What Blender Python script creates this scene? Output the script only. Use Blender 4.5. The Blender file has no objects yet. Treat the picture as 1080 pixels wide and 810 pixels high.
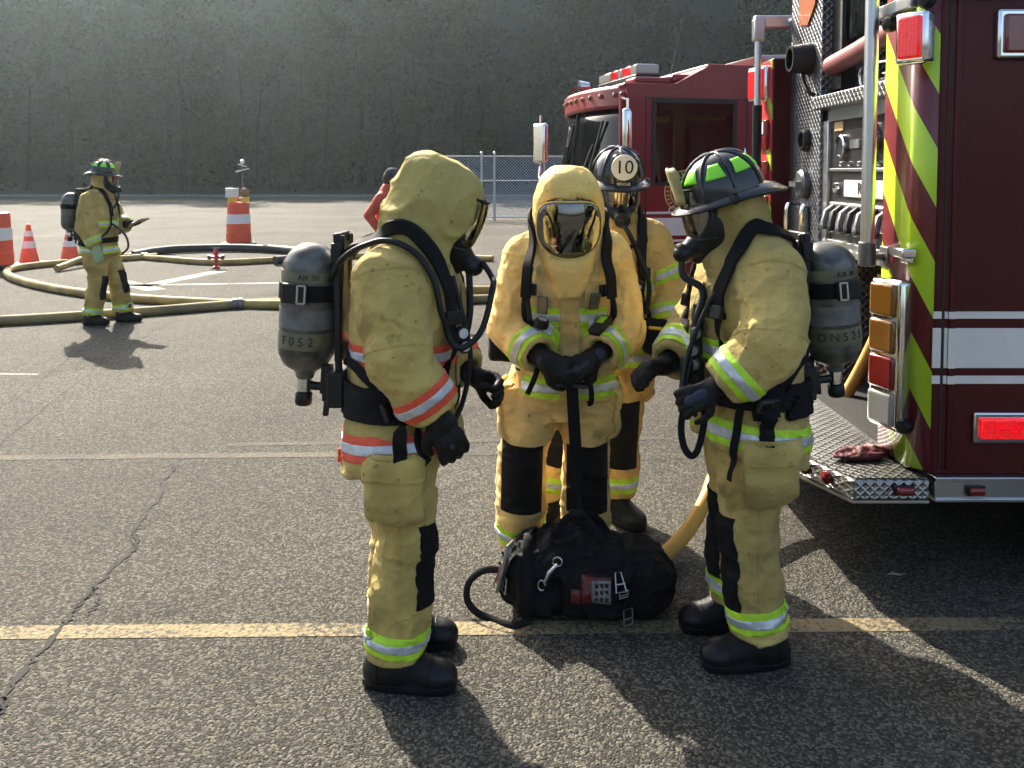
import bpy, bmesh, math, random
import numpy as np
from mathutils import Vector, Matrix, Euler
from mathutils.bvhtree import BVHTree

random.seed(7)
SC = bpy.context.scene
COL = SC.collection
CAM_H = 1.75
FPX = 900.0
PITCH = math.radians(3.0)
PI = math.pi

# ---------------------------------------------------------------- camera maths (only for laying out real positions)
def ray(px, py):
    a = (px - 540) / FPX
    b = -(py - 227) / FPX
    c, s = math.cos(PITCH), math.sin(PITCH)
    return Vector((a, c + b * s, -s + b * c))
def at(px, py, Y):
    r = ray(px, py)
    return Vector((0, 0, CAM_H)) + r * (Y / r.y)
def gr(px, py, z=0.0):
    r = ray(px, py)
    return Vector((0, 0, CAM_H)) + r * ((z - CAM_H) / r.z)

# ---------------------------------------------------------------- object helpers
def link(o, parent=None):
    COL.objects.link(o)
    if parent is not None:
        o.parent = parent
    return o
def tag(o, label=None, cat=None, group=None, kind=None):
    if label: o['label'] = label
    if cat: o['category'] = cat
    if group: o['group'] = group
    if kind: o['kind'] = kind
    return o
def thing(name, label, cat, loc=(0, 0, 0), rz=0.0, group=None):
    o = bpy.data.objects.new(name, None)
    link(o)
    o.empty_display_size = 0.1
    o.location = loc
    o.rotation_euler = (0, 0, rz)
    return tag(o, label, cat, group)
def copy_tree(o, parent=None):
    c = o.copy()
    COL.objects.link(c)
    c.parent = parent
    for ch in [q for q in o.children]:
        copy_tree(ch, c)
    return c
def sharp(me, ang=40):
    me.polygons.foreach_set('use_smooth', [True] * len(me.polygons))
    me.update()
    if ang is not None:
        me.set_sharp_from_angle(angle=math.radians(ang))
def mesh_obj(name, verts, faces, mats, parent=None, ang=40, mi=None, bevel=0, bseg=2):
    me = bpy.data.meshes.new(name)
    me.from_pydata([tuple(v) for v in verts], [], faces)
    me.update()
    if not isinstance(mats, (list, tuple)): mats = [mats]
    for m in mats: me.materials.append(m)
    if mi is not None: me.polygons.foreach_set('material_index', mi)
    sharp(me, ang)
    o = bpy.data.objects.new(name, me)
    link(o, parent)
    if bevel:
        b = o.modifiers.new('bevel', 'BEVEL')
        b.width = bevel; b.segments = bseg; b.limit_method = 'ANGLE'; b.angle_limit = math.radians(35)
        b.harden_normals = False
    return o

class MB:
    """collects shapes into ONE mesh"""
    def __init__(s): s.v = []; s.f = []; s.m = []
    def add(s, v, f, mi=0):
        n = len(s.v)
        s.v += [Vector(a) for a in v]
        s.f += [tuple(i + n for i in q) for q in f]
        s.m += [mi] * len(f)
        return s
    def box(s, c, h, R=None, mi=0):
        c = Vector(c)
        vs = []
        for x in (-1, 1):
            for y in (-1, 1):
                for z in (-1, 1):
                    p = Vector((x * h[0], y * h[1], z * h[2]))
                    if R is not None: p = R @ p
                    vs.append(c + p)
        return s.add(vs, [(0, 1, 3, 2), (4, 6, 7, 5), (0, 4, 5, 1), (2, 3, 7, 6), (0, 2, 6, 4), (1, 5, 7, 3)], mi)
    def bb(s, a, b, mi=0):
        return s.box([(a[i] + b[i]) / 2 for i in range(3)], [abs(b[i] - a[i]) / 2 for i in range(3)], None, mi)
    def prism(s, pts, d, mi=0):
        """pts: 3d polygon, extruded by vector d"""
        n = len(pts); d = Vector(d)
        a = [Vector(p) for p in pts]
        nrm = Vector((0, 0, 0))
        for i in range(n):
            nrm += a[i].cross(a[(i + 1) % n])
        if nrm.dot(d) > 0: a.reverse()
        b = [p + d for p in a]
        f = [tuple(range(n)), tuple(range(2 * n - 1, n - 1, -1))]
        for i in range(n):
            j = (i + 1) % n
            f.append((j, i, n + i, n + j))
        return s.add(a + b, f, mi)
    def tube(s, pts, r, n=10, mi=0, caps=True, flat=None):
        pts = [Vector(p) for p in pts]
        m = len(pts)
        rs = r if isinstance(r, (list, tuple)) else [r] * m
        vs = []; fs = []
        t0 = (pts[1] - pts[0]).normalized()
        up = Vector((0, 0, 1)) if abs(t0.z) < .9 else Vector((1, 0, 0))
        u = t0.cross(up).normalized()
        for i in range(m):
            t = (pts[min(i + 1, m - 1)] - pts[max(i - 1, 0)])
            if t.length < 1e-9: t = t0
            t.normalize()
            u = (u - t * u.dot(t)).normalized()
            w = t.cross(u)
            for k in range(n):
                a = 2 * PI * k / n
                vs.append(pts[i] + u * (math.cos(a) * rs[i]) + w * (math.sin(a) * rs[i]) * (flat or 1))
        for i in range(m - 1):
            for k in range(n):
                k2 = (k + 1) % n
                fs.append((i * n + k, i * n + k2, (i + 1) * n + k2, (i + 1) * n + k))
        if caps:
            fs.append(tuple(range(n - 1, -1, -1)))
            fs.append(tuple((m - 1) * n + k for k in range(n)))
        return s.add(vs, fs, mi)
    def lathe(s, prof, o=(0, 0, 0), ax=(0, 0, 1), n=24, mi=0):
        """prof: list of (r, h) along axis"""
        o = Vector(o); ax = Vector(ax).normalized()
        up = Vector((0, 1, 0)) if abs(ax.y) < .9 else Vector((1, 0, 0))
        u = ax.cross(up).normalized(); w = ax.cross(u)
        vs = []; fs = []
        for (r, h) in prof:
            for k in range(n):
                a = 2 * PI * k / n
                vs.append(o + ax * h + (u * math.cos(a) + w * math.sin(a)) * max(r, 1e-4))
        for i in range(len(prof) - 1):
            for k in range(n):
                k2 = (k + 1) % n
                fs.append((i * n + k, (i + 1) * n + k, (i + 1) * n + k2, i * n + k2))
        fs.append(tuple(range(n)))
        fs.append(tuple((len(prof) - 1) * n + k for k in range(n - 1, -1, -1)))
        return s.add(vs, fs, mi)
    def build(s, name, mats, parent=None, ang=40, bevel=0, bseg=2, fix=True):
        o = mesh_obj(name, s.v, s.f, mats, parent, None, s.m)
        me = o.data
        if fix:
            bm = bmesh.new(); bm.from_mesh(me)
            bmesh.ops.recalc_face_normals(bm, faces=bm.faces)
            bm.to_mesh(me); bm.free()
        sharp(me, ang)
        if bevel:
            b = o.modifiers.new('bevel', 'BEVEL')
            b.width = bevel; b.segments = bseg; b.limit_method = 'ANGLE'; b.angle_limit = math.radians(35)
        return o

def catmull(pts, n=8):
    P = [Vector(p) for p in pts]
    P = [P[0] * 2 - P[1]] + P + [P[-1] * 2 - P[-2]]
    out = []
    for i in range(1, len(P) - 2):
        for k in range(n):
            t = k / n
            a, b, c, d = P[i - 1], P[i], P[i + 1], P[i + 2]
            out.append(0.5 * ((2 * b) + (-a + c) * t + (2 * a - 5 * b + 4 * c - d) * t * t + (-a + 3 * b - 3 * c + d) * t ** 3))
    out.append(P[-2])
    return out

def text_mesh(txt, size, depth=0.002):
    cu = bpy.data.curves.new('lettering', 'FONT')
    cu.body = txt; cu.size = size; cu.extrude = depth / 2
    cu.align_x = 'CENTER'; cu.align_y = 'CENTER'
    o = bpy.data.objects.new('lettering_source', cu)
    COL.objects.link(o)
    dg = bpy.context.evaluated_depsgraph_get(); dg.update()
    me = o.evaluated_get(dg).to_mesh()
    v = [v.co.copy() for v in me.vertices]
    f = [tuple(p.vertices) for p in me.polygons]
    o.evaluated_get(dg).to_mesh_clear()
    bpy.data.objects.remove(o); bpy.data.curves.remove(cu)
    return v, f
def lettering(name, txt, size, origin, xd, yd, mat, parent=None, depth=0.002, bold=0):
    v, f = text_mesh(txt, size, depth)
    xd = Vector(xd).normalized(); yd = Vector(yd).normalized(); zd = xd.cross(yd)
    o = Vector(origin)
    return mesh_obj(name, [o + xd * p.x + yd * p.y + zd * p.z for p in v], f, mat, parent, 30)
def wrap_lettering(name, txt, size, R, z, ang, mat, parent, M=None, sgn=1):
    v, f = text_mesh(txt, size, 0.002)
    out = []
    for p in v:
        a = ang + sgn * p.x / R
        q = Vector(((R + p.z) * math.cos(a), (R + p.z) * math.sin(a), z + p.y))
        out.append(M @ q if M else q)
    return mesh_obj(name, out, f, mat, parent, 30)

# ---------------------------------------------------------------- material helpers
def mat(name, col, rough=0.6, metal=0.0, var=0.0, vs=6.0, dirt=None, bump=0.0, bs=40.0, bdist=0.01,
        fine=0.0, fs=600.0, spec=0.5, coat=0.0, emit=0.0, rvar=0.0, fdist=0.001, sheen=0.0, ecol=None, wr=0.0, spots=0.0):
    m = bpy.data.materials.new(name); m.use_nodes = True
    nt = m.node_tree; N = nt.nodes; L = nt.links
    b = N['Principled BSDF']
    b.inputs['Roughness'].default_value = rough
    b.inputs['Metallic'].default_value = metal
    b.inputs['Specular IOR Level'].default_value = spec
    b.inputs['Coat Weight'].default_value = coat
    b.inputs['Coat Roughness'].default_value = 0.06
    b.inputs['Sheen Weight'].default_value = sheen
    tc = N.new('ShaderNodeTexCoord')
    def noise(scale, det=4, dist=0.0):
        n = N.new('ShaderNodeTexNoise'); n.inputs['Scale'].default_value = scale
        n.inputs['Detail'].default_value = det; n.inputs['Distortion'].default_value = dist
        L.new(tc.outputs['Object'], n.inputs['Vector']); return n
    c = (*col, 1)
    if var > 0 or dirt:
        n = noise(vs, 6, 0.3)
        r = N.new('ShaderNodeValToRGB'); r.color_ramp.elements[0].position = .35; r.color_ramp.elements[1].position = .68
        d = dirt if dirt else tuple(x * (1 - var) for x in col)
        r.color_ramp.elements[0].color = (*d, 1)
        r.color_ramp.elements[1].color = (*[min(1, x * (1 + var * .4)) for x in col], 1)
        if dirt:
            r.color_ramp.elements[0].position = .22; r.color_ramp.elements[1].position = .45
        L.new(n.outputs['Fac'], r.inputs['Fac']); L.new(r.outputs['Color'], b.inputs['Base Color'])
    else:
        b.inputs['Base Color'].default_value = c
    if spots:
        n = noise(11.0, 3); r2 = N.new('ShaderNodeValToRGB')
        r2.color_ramp.elements[0].position = .66; r2.color_ramp.elements[1].position = .72
        r2.color_ramp.elements[0].color = (1, 1, 1, 1); r2.color_ramp.elements[1].color = (spots, spots, spots * .9, 1)
        n3 = noise(48.0, 3); r3 = N.new('ShaderNodeValToRGB')
        r3.color_ramp.elements[0].position = .68; r3.color_ramp.elements[1].position = .72
        r3.color_ramp.elements[0].color = (1, 1, 1, 1); r3.color_ramp.elements[1].color = (.5, .48, .42, 1)
        L.new(n.outputs['Fac'], r2.inputs['Fac']); L.new(n3.outputs['Fac'], r3.inputs['Fac'])
        src = b.inputs['Base Color'].links[0].from_socket
        for q_ in (r2, r3):
            mx = N.new('ShaderNodeMix'); mx.data_type = 'RGBA'; mx.blend_type = 'MULTIPLY'; mx.inputs['Factor'].default_value = 1
            L.new(src, mx.inputs['A']); L.new(q_.outputs['Color'], mx.inputs['B']); src = mx.outputs['Result']
        L.new(src, b.inputs['Base Color'])
    if rvar > 0:
        n = noise(vs * 2.3, 5)
        mr = N.new('ShaderNodeMapRange'); mr.inputs['To Min'].default_value = max(0.02, rough - rvar); mr.inputs['To Max'].default_value = min(1, rough + rvar)
        L.new(n.outputs['Fac'], mr.inputs['Value']); L.new(mr.outputs['Result'], b.inputs['Roughness'])
    last = None
    def bmp(h, st, dist):
        nonlocal last
        q = N.new('ShaderNodeBump'); q.inputs['Strength'].default_value = st; q.inputs['Distance'].default_value = dist
        L.new(h, q.inputs['Height'])
        if last: L.new(last, q.inputs['Normal'])
        last = q.outputs['Normal']
    if bump: bmp(noise(bs, 3, 0.8).outputs['Fac'], bump, bdist)
    if wr:
        # stiff crumpled cloth: warped cell ridges at two sizes
        for sc_, k_ in ((7.5, 1.0), (17.0, .45)):
            n = noise(sc_ * .8, 2)
            ma = N.new('ShaderNodeVectorMath'); ma.operation = 'MULTIPLY_ADD'; ma.inputs[1].default_value = (.16, .16, .16)
            L.new(n.outputs['Color'], ma.inputs[0]); L.new(tc.outputs['Object'], ma.inputs[2])
            vo = N.new('ShaderNodeTexVoronoi'); vo.inputs['Scale'].default_value = sc_; vo.feature = 'F1'
            L.new(ma.outputs[0], vo.inputs['Vector'])
            bmp(vo.outputs['Distance'], wr * k_, 0.05 if sc_ < 10 else .022)
    if fine: bmp(noise(fs, 1).outputs['Fac'], fine, fdist)
    if last: L.new(last, b.inputs['Normal'])
    if emit:
        b.inputs['Emission Color'].default_value = (*(ecol or col), 1)
        b.inputs['Emission Strength'].default_value = emit
    return m

def glass_mat(name, tint=(0.9, 0.92, 0.9), refl=0.25, rough=0.04, base=0.06):
    m = bpy.data.materials.new(name); m.use_nodes = True
    nt = m.node_tree; N = nt.nodes; L = nt.links
    N.remove(N['Principled BSDF'])
    out = N['Material Output']
    t = N.new('ShaderNodeBsdfTransparent'); t.inputs[0].default_value = (*tint, 1)
    g = N.new('ShaderNodeBsdfGlossy'); g.inputs['Roughness'].default_value = rough
    g.inputs['Color'].default_value = (.95, .95, .95, 1)
    f = N.new('ShaderNodeFresnel'); f.inputs['IOR'].default_value = 1.5
    a = N.new('ShaderNodeMath'); a.operation = 'MULTIPLY_ADD'; a.inputs[1].default_value = 1.0; a.inputs[2].default_value = base
    L.new(f.outputs[0], a.inputs[0])
    tc = N.new('ShaderNodeTexCoord'); n = N.new('ShaderNodeTexNoise'); n.inputs['Scale'].default_value = 6
    L.new(tc.outputs['Object'], n.inputs['Vector'])
    bm_ = N.new('ShaderNodeBump'); bm_.inputs['Strength'].default_value = .15; bm_.inputs['Distance'].default_value = .01
    L.new(n.outputs['Fac'], bm_.inputs['Height']); L.new(bm_.outputs['Normal'], g.inputs['Normal'])
    mx = N.new('ShaderNodeMixShader')
    L.new(a.outputs[0], mx.inputs[0]); L.new(t.outputs[0], mx.inputs[1]); L.new(g.outputs[0], mx.inputs[2])
    L.new(mx.outputs[0], out.inputs[0])
    return m
# ---------------------------------------------------------------- signed-distance modelling kit (numpy)
A = lambda *v: np.array(v[0] if len(v) == 1 else v, dtype=np.float32)
def ln(v): return np.sqrt((v * v).sum(-1))
def cap(P, a, b, ra, rb=None):
    a = A(a); b = A(b); rb = ra if rb is None else rb
    ab = b - a
    t = np.clip(((P - a) @ ab) / max(1e-9, float(ab @ ab)), 0, 1)
    d = P - a - t[:, None] * ab
    return ln(d) - (ra + (rb - ra) * t)
def chain(P, pts, rs, k=0.0):
    d = None
    for i in range(len(pts) - 1):
        e = cap(P, pts[i], pts[i + 1], rs[i], rs[i + 1])
        d = e if d is None else (smin(d, e, k) if k else np.minimum(d, e))
    return d
def ell(P, c, r, R=None):
    q = P - A(c)
    if R is not None: q = q @ R
    r = A(r)
    k0 = ln(q / r); k1 = ln(q / (r * r)) + 1e-9
    return k0 * (k0 - 1) / k1
def rbox(P, c, h, r, R=None):
    q = P - A(c)
    if R is not None: q = q @ R
    q = np.abs(q) - (A(h) - r)
    return ln(np.maximum(q, 0)) + np.minimum(q.max(-1), 0) - r
def half(P, p, n):
    n = A(n); n = n / np.linalg.norm(n)
    return (P - A(p)) @ n
def secs(P, S, ex=2.3, zc=True):
    """vertical loft of superellipses: rows (z, cx, cy, rx, ry)"""
    S = np.array(S, dtype=np.float32)
    z = P[:, 2]
    cx, cy, rx, ry = [np.interp(z, S[:, 0], S[:, i]) for i in (1, 2, 3, 4)]
    x = np.abs(P[:, 0] - cx) / rx; y = np.abs(P[:, 1] - cy) / ry
    k = (x ** ex + y ** ex) ** (1 / ex)
    d = (k - 1) * np.minimum(rx, ry)
    return np.maximum(d, np.maximum(z - S[-1, 0], S[0, 0] - z)) if zc else d
def smin(a, b, k):
    h = np.clip(.5 + .5 * (b - a) / k, 0, 1)
    return b * (1 - h) + a * h - k * h * (1 - h)
def smax(a, b, k): return -smin(-a, -b, k)
def frame(f, up=(0, 0, 1)):
    """columns: forward, left, up"""
    f = A(f); f = f / np.linalg.norm(f)
    l = np.cross(A(up), f); l /= np.linalg.norm(l)
    u = np.cross(f, l)
    return np.stack([f, l, u], 1).astype(np.float32)

def _h(i, j, k):
    n = (i.astype(np.int64) * 374761393 + j.astype(np.int64) * 668265263 + k.astype(np.int64) * 1274126177) & 0xffffffff
    n = ((n ^ (n >> 13)) * 1274126177) & 0xffffffff
    n = n ^ (n >> 16)
    return (n & 0xffff).astype(np.float32) / 32767.5 - 1
def vn(P):
    """value noise -1..1"""
    I = np.floor(P).astype(np.int64); F = (P - I).astype(np.float32)
    F = F * F * F * (F * (F * 6 - 15) + 10)
    r = 0
    for a in (0, 1):
        for b in (0, 1):
            for c in (0, 1):
                w = (F[:, 0] if a else 1 - F[:, 0]) * (F[:, 1] if b else 1 - F[:, 1]) * (F[:, 2] if c else 1 - F[:, 2])
                r = r + w * _h(I[:, 0] + a, I[:, 1] + b, I[:, 2] + c)
    return r

def surface(fn, lo, hi, h):
    lo = np.array(lo, float); hi = np.array(hi, float)
    n = np.ceil((hi - lo) / h).astype(int) + 1
    ax = [lo[i] + h * np.arange(n[i]) for i in range(3)]
    # coarse pass, then only the blocks near the surface are sampled finely
    F = 4
    n = ((n + F - 1) // F) * F + 1
    ax = [lo[i] + h * np.arange(n[i]) for i in range(3)]
    G = np.stack(np.meshgrid(*[a[::F] for a in ax], indexing='ij'), -1).astype(np.float32)
    Cv = fn(G.reshape(-1, 3)).reshape(G.shape[:3])
    nb = [k - 1 for k in Cv.shape]
    mn = np.full(nb, 9.0, np.float32)
    for a in (0, 1):
        for b in (0, 1):
            for c in (0, 1):
                mn = np.minimum(mn, np.abs(Cv[a:nb[0] + a, b:nb[1] + b, c:nb[2] + c]))
    near = mn < h * F * 1.5
    V = np.repeat(np.repeat(np.repeat(Cv, F, 0), F, 1), F, 2)[:n[0], :n[1], :n[2]].astype(np.float32)
    pm = np.zeros(n, bool)
    nr = np.repeat(np.repeat(np.repeat(near, F, 0), F, 1), F, 2)
    s3 = nr.shape
    for a in (0, 1):
        for b in (0, 1):
            for c in (0, 1):
                pm[a:s3[0] + a, b:s3[1] + b, c:s3[2] + c] |= nr
    I = np.argwhere(pm)
    P = (I * h + lo).astype(np.float32)
    out = np.empty(len(P), np.float32)
    for s_ in range(0, len(P), 300000): out[s_:s_ + 300000] = fn(P[s_:s_ + 300000])
    V[I[:, 0], I[:, 1], I[:, 2]] = out
    V[0] = V[-1] = 1; V[:, 0] = V[:, -1] = 1; V[:, :, 0] = V[:, :, -1] = 1
    ins = V < 0
    c = [n[0] - 1, n[1] - 1, n[2] - 1]
    pos = np.zeros((*c, 3), np.float32); cnt = np.zeros(c, np.float32)
    def sl(d): return tuple(slice(d[i], d[i] + c[i]) for i in range(3))
    for a in range(3):
        b1, b2 = [x for x in range(3) if x != a]
        for u in (0, 1):
            for w in (0, 1):
                d0 = [0, 0, 0]; d0[b1] = u; d0[b2] = w
                d1 = list(d0); d1[a] = 1
                v0 = V[sl(d0)]; v1 = V[sl(d1)]
                m = (v0 < 0) != (v1 < 0)
                t = np.where(m, v0 / np.where(m, v0 - v1, 1), 0)
                pos[..., a] += np.where(m, t, 0)
                pos[..., b1] += np.where(m, u, 0)
                pos[..., b2] += np.where(m, w, 0)
                cnt += m
    act = cnt > 0
    idx = -np.ones(c, np.int64); idx[act] = np.arange(act.sum())
    ijk = np.argwhere(act)
    vert = (ijk + pos[act] / cnt[act][:, None]) * h + lo
    quads = []
    for a in range(3):
        b1, b2 = [(1, 2), (2, 0), (0, 1)][a]
        s0 = [slice(1, n[i] - 1) for i in range(3)]; s1 = list(s0)
        s0[a] = slice(0, n[a] - 1); s1[a] = slice(1, n[a])
        A0 = ins[tuple(s0)]; A1 = ins[tuple(s1)]
        for flip, m in ((False, A0 & ~A1), (True, ~A0 & A1)):
            e = np.argwhere(m)
            if len(e) == 0: continue
            off = np.ones(3, int); off[a] = 0
            e = e + off
            def cell(u, w):
                q = e.copy(); q[:, b1] -= u; q[:, b2] -= w
                return idx[q[:, 0], q[:, 1], q[:, 2]]
            q = np.stack([cell(1, 1), cell(0, 1), cell(0, 0), cell(1, 0)], 1)
            if flip: q = q[:, ::-1]
            quads.append(q)
    return vert.astype(np.float32), np.concatenate(quads)

def np_mesh(name, v, q, mats, parent=None):
    me = bpy.data.meshes.new(name)
    me.vertices.add(len(v)); me.vertices.foreach_set('co', v.astype(np.float32).ravel())
    me.loops.add(q.size); me.loops.foreach_set('vertex_index', q.astype(np.int32).ravel())
    me.polygons.add(len(q)); me.polygons.foreach_set('loop_start', np.arange(0, q.size, 4, dtype=np.int32))
    me.update(calc_edges=True)
    me.polygons.foreach_set('use_smooth', np.ones(len(q), bool))
    if not isinstance(mats, (list, tuple)): mats = [mats]
    for m in mats: me.materials.append(m)
    o = bpy.data.objects.new(name, me)
    NPC[o.name] = (v, q)
    return link(o, parent)
NPC = {}
VN = {}
nrm = lambda v: A(v) / np.linalg.norm(A(v))
def vnorm(v, q):
    n = np.cross(v[q[:, 2]] - v[q[:, 0]], v[q[:, 3]] - v[q[:, 1]])
    N = np.zeros_like(v)
    for i in range(4): np.add.at(N, q[:, i], n)
    return N / (ln(N)[:, None] + 1e-12)
def relax(v, q, it=2, lam=.5):
    for _ in range(it):
        s = np.zeros_like(v); c = np.zeros(len(v), np.float32)
        for i in range(4):
            a = q[:, i]; b = q[:, (i + 1) % 4]
            np.add.at(s, a, v[b]); np.add.at(c, a, 1)
            np.add.at(s, b, v[a]); np.add.at(c, b, 1)
        v = v * (1 - lam) + lam * s / c[:, None]
    return v
def sdf_obj(name, fn, lo, hi, h, mats, parent=None, disp=None, it=2):
    v, q = surface(fn, lo, hi, h)
    v = relax(v, q, it)
    if disp is not None:
        N = vnorm(v, q)
        v = v + N * disp(v)[:, None]
        v = relax(v, q, 1, .3)
    return np_mesh(name, v, q, mats, parent)

# warped ridge folds: q = points, S = 3 frequencies (1/m), crease points raise the amplitude
def folds(P, S, seed=0.0, joints=(), amp=.006, base=.35):
    w = np.stack([vn(P * 5 + seed), vn(P * 5 + seed + 31), vn(P * 5 + seed + 77)], 1)
    q = (P + w * .05) * A(S) + seed * 3.1
    a = 1 - np.abs(vn(q)); b = 1 - np.abs(vn(q * 1.9 + 11))
    r = (a ** 3 * 1.2 - .45) + .45 * (b ** 3 - .4)
    k = np.full(len(P), base, np.float32)
    for (c, rad) in joints:
        k = k + np.exp(-((P - A(c)) ** 2).sum(1) / (rad * rad))
    big = vn(P * 4.3 + seed * 7) * .006
    return amp * r * k + big

def patch(src, name, planes, m, parent, off=.003, thick=.002, sel=None, shrink=None):
    """cuts a region out of the garment src and lays it on top as trim; planes: (co, outward normal)"""
    v, q = NPC[src.name]
    N = VN.setdefault(src.name, vnorm(v, q))
    fc = v[q].mean(1); keep = np.ones(len(q), bool)
    for co, no in planes: keep &= ((fc - A(co)) @ nrm(no)) < .022
    q = q[keep]
    if len(q) == 0: print('EMPTY PATCH', name); return None
    used, inv = np.unique(q, return_inverse=True); q = inv.reshape(-1, 4)
    v = v[used] + N[used] * off
    bm = bmesh.new()
    me0 = bpy.data.meshes.new('patch_source'); me0.from_pydata(v.tolist(), [], q.tolist()); bm.from_mesh(me0); bpy.data.meshes.remove(me0)
    for co, no in planes:
        co = Vector([float(x) for x in co]); no = Vector([float(x) for x in no]).normalized()
        geom = list(bm.verts) + list(bm.edges) + list(bm.faces)
        bmesh.ops.bisect_plane(bm, geom=geom, dist=1e-6, plane_co=co, plane_no=no, clear_outer=True)
        loose = [x for x in bm.verts if not x.link_faces]
        if loose: bmesh.ops.delete(bm, geom=loose, context='VERTS')
    if sel is not None and bm.faces:
        fl = list(bm.faces); cs = np.array([f.calc_center_median()[:] for f in fl], np.float32)
        ok = sel(cs)
        bad = [f for f, k in zip(fl, ok) if not k]
        if bad: bmesh.ops.delete(bm, geom=bad, context='FACES')
    bm.normal_update()
    if not bm.faces:
        bm.free(); print('EMPTY PATCH', name); return None
    me = bpy.data.meshes.new(name); bm.to_mesh(me); bm.free()
    me.polygons.foreach_set('use_smooth', [True] * len(me.polygons))
    me.materials.append(m)
    o = bpy.data.objects.new(name, me); link(o, parent)
    if thick:
        s = o.modifiers.new('thickness', 'SOLIDIFY'); s.thickness = thick; s.offset = -1
    return o
def seg_sel(a, b, r):
    return lambda c: cap(c, a, b, 0.0) < r

def bvh_of(objs, J=None):
    vs = []; fs = []
    for o in objs:
        v, q = NPC[o.name]
        if J is not None and o.name.startswith('coat'):
            q = q[secs(v[q].mean(1), J['torso'], 2.35, False) < .035]
        fs += (q + len(vs)).tolist(); vs += v.tolist()
    return BVHTree.FromPolygons(vs, fs)
def ribbon(name, pts, width, thick, m, parent, bvh=None, off=.006, nrm=None, dens=8, smooth=4, round_=False, keep=None):
    """webbing that follows pts; snapped to the surface of bvh where given"""
    P = catmull(pts, dens)
    C = []; Ns = []
    for p in P:
        if bvh is not None:
            loc, n, i, d = bvh.find_nearest(p)
            s = (p - loc)
            if s.length > .05 and s.dot(n) > 0: C.append(p); Ns.append(s.normalized())
            else: C.append(loc + n * off); Ns.append(n)
        else:
            C.append(p); Ns.append(Vector(nrm) if nrm is not None else Vector((1, 0, 0)))
    for _ in range(smooth):
        C = [C[0]] + [(C[i - 1] + C[i] * 2 + C[i + 1]) / 4 for i in range(1, len(C) - 1)] + [C[-1]]
        Ns = [Ns[0]] + [(Ns[i - 1] + Ns[i] * 2 + Ns[i + 1]).normalized() for i in range(1, len(Ns) - 1)] + [Ns[-1]]
    if bvh is not None:
        for i, p in enumerate(C):
            loc, n, _, d = bvh.find_nearest(p)
            s = p - loc
            if s.dot(n) < off: C[i] = loc + n * off
    vs = []; fs = []
    m_ = len(C)
    for i in range(m_):
        t = (C[min(i + 1, m_ - 1)] - C[max(i - 1, 0)]).normalized()
        n = (Ns[i] - t * Ns[i].dot(t)).normalized()
        s = t.cross(n)
        w = width / 2 if not callable(width) else width(i / (m_ - 1)) / 2
        for (a, b) in ((-1, 0), (-.8, 1), (.8, 1), (1, 0), (.8, -1), (-.8, -1)):
            vs.append(C[i] + s * w * a + n * thick / 2 * b)
    for i in range(m_ - 1):
        for k in range(6):
            k2 = (k + 1) % 6
            fs.append((i * 6 + k, i * 6 + k2, (i + 1) * 6 + k2, (i + 1) * 6 + k))
    fs.append(tuple(range(5, -1, -1))); fs.append(tuple((m_ - 1) * 6 + k for k in range(6)))
    b = MB(); b.add(vs, fs)
    return b.build(name, m, parent, 50)
# ---------------------------------------------------------------- materials
M = {}
TAN = (0.42, 0.30, 0.085)
OLIVE = (0.36, 0.29, 0.095)
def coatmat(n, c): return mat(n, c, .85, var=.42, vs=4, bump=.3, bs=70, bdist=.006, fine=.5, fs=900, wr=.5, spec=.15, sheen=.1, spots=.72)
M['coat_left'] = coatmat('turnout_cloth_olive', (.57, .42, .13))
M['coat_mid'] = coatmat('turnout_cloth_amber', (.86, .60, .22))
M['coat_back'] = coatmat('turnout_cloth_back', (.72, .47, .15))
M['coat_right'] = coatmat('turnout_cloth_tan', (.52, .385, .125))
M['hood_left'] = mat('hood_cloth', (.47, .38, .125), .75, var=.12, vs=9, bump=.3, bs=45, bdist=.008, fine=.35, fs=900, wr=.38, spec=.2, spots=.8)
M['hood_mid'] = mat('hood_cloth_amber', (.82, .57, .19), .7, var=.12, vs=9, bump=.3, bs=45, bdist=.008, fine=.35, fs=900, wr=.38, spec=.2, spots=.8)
M['blackcloth'] = mat('black_webbing', (.005, .005, .006), .75, bump=.3, bs=160, bdist=.002, spec=.2, fine=.4, fs=1200)
M['leather'] = mat('black_leather', (.009, .0085, .0085), .55, bump=.5, bs=60, bdist=.004, var=.4, vs=14, fine=.4, fs=500, spec=.25)
M['rubber'] = mat('black_rubber', (.008, .008, .009), .45, spec=.3, bump=.15, bs=60, bdist=.003)
M['plastic'] = mat('black_plastic', (.010, .010, .011), .4, spec=.35, bump=.1, bs=120, bdist=.002)
M['lime'] = mat('lime_trim', (.50, .80, .03), .55, var=.2, vs=25, fine=.4, fs=700)
M['redtrim'] = mat('red_orange_trim', (.85, .10, .04), .55, var=.2, vs=25, fine=.4, fs=700)
M['silver'] = mat('silver_trim', (.62, .65, .68), .38, metal=.35, var=.2, vs=30, fine=.5, fs=500)
M['skin'] = mat('skin', (.50, .27, .18), .5, var=.1, vs=12)
M['undersuit'] = mat('undersuit', (.03, .035, .06), .9)
M['navy'] = mat('navy_shirt', (.03, .03, .05), .9)
M['chrome'] = mat('chrome', (.75, .76, .78), .12, metal=1.0, bump=.05, bs=8, bdist=.01)
M['alu'] = mat('brushed_aluminium', (.55, .56, .58), .32, metal=1.0, bump=.15, bs=80, bdist=.002, rvar=.1)
M['steel'] = mat('dull_steel', (.18, .185, .19), .45, metal=.9, rvar=.15, var=.3, vs=20)
M['red'] = mat('fire_engine_paint', (.070, .0045, .006), .4, spec=.22, coat=.10, var=.15, vs=1.5, rvar=.05, bump=.02, bs=5, bdist=.02)
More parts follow.
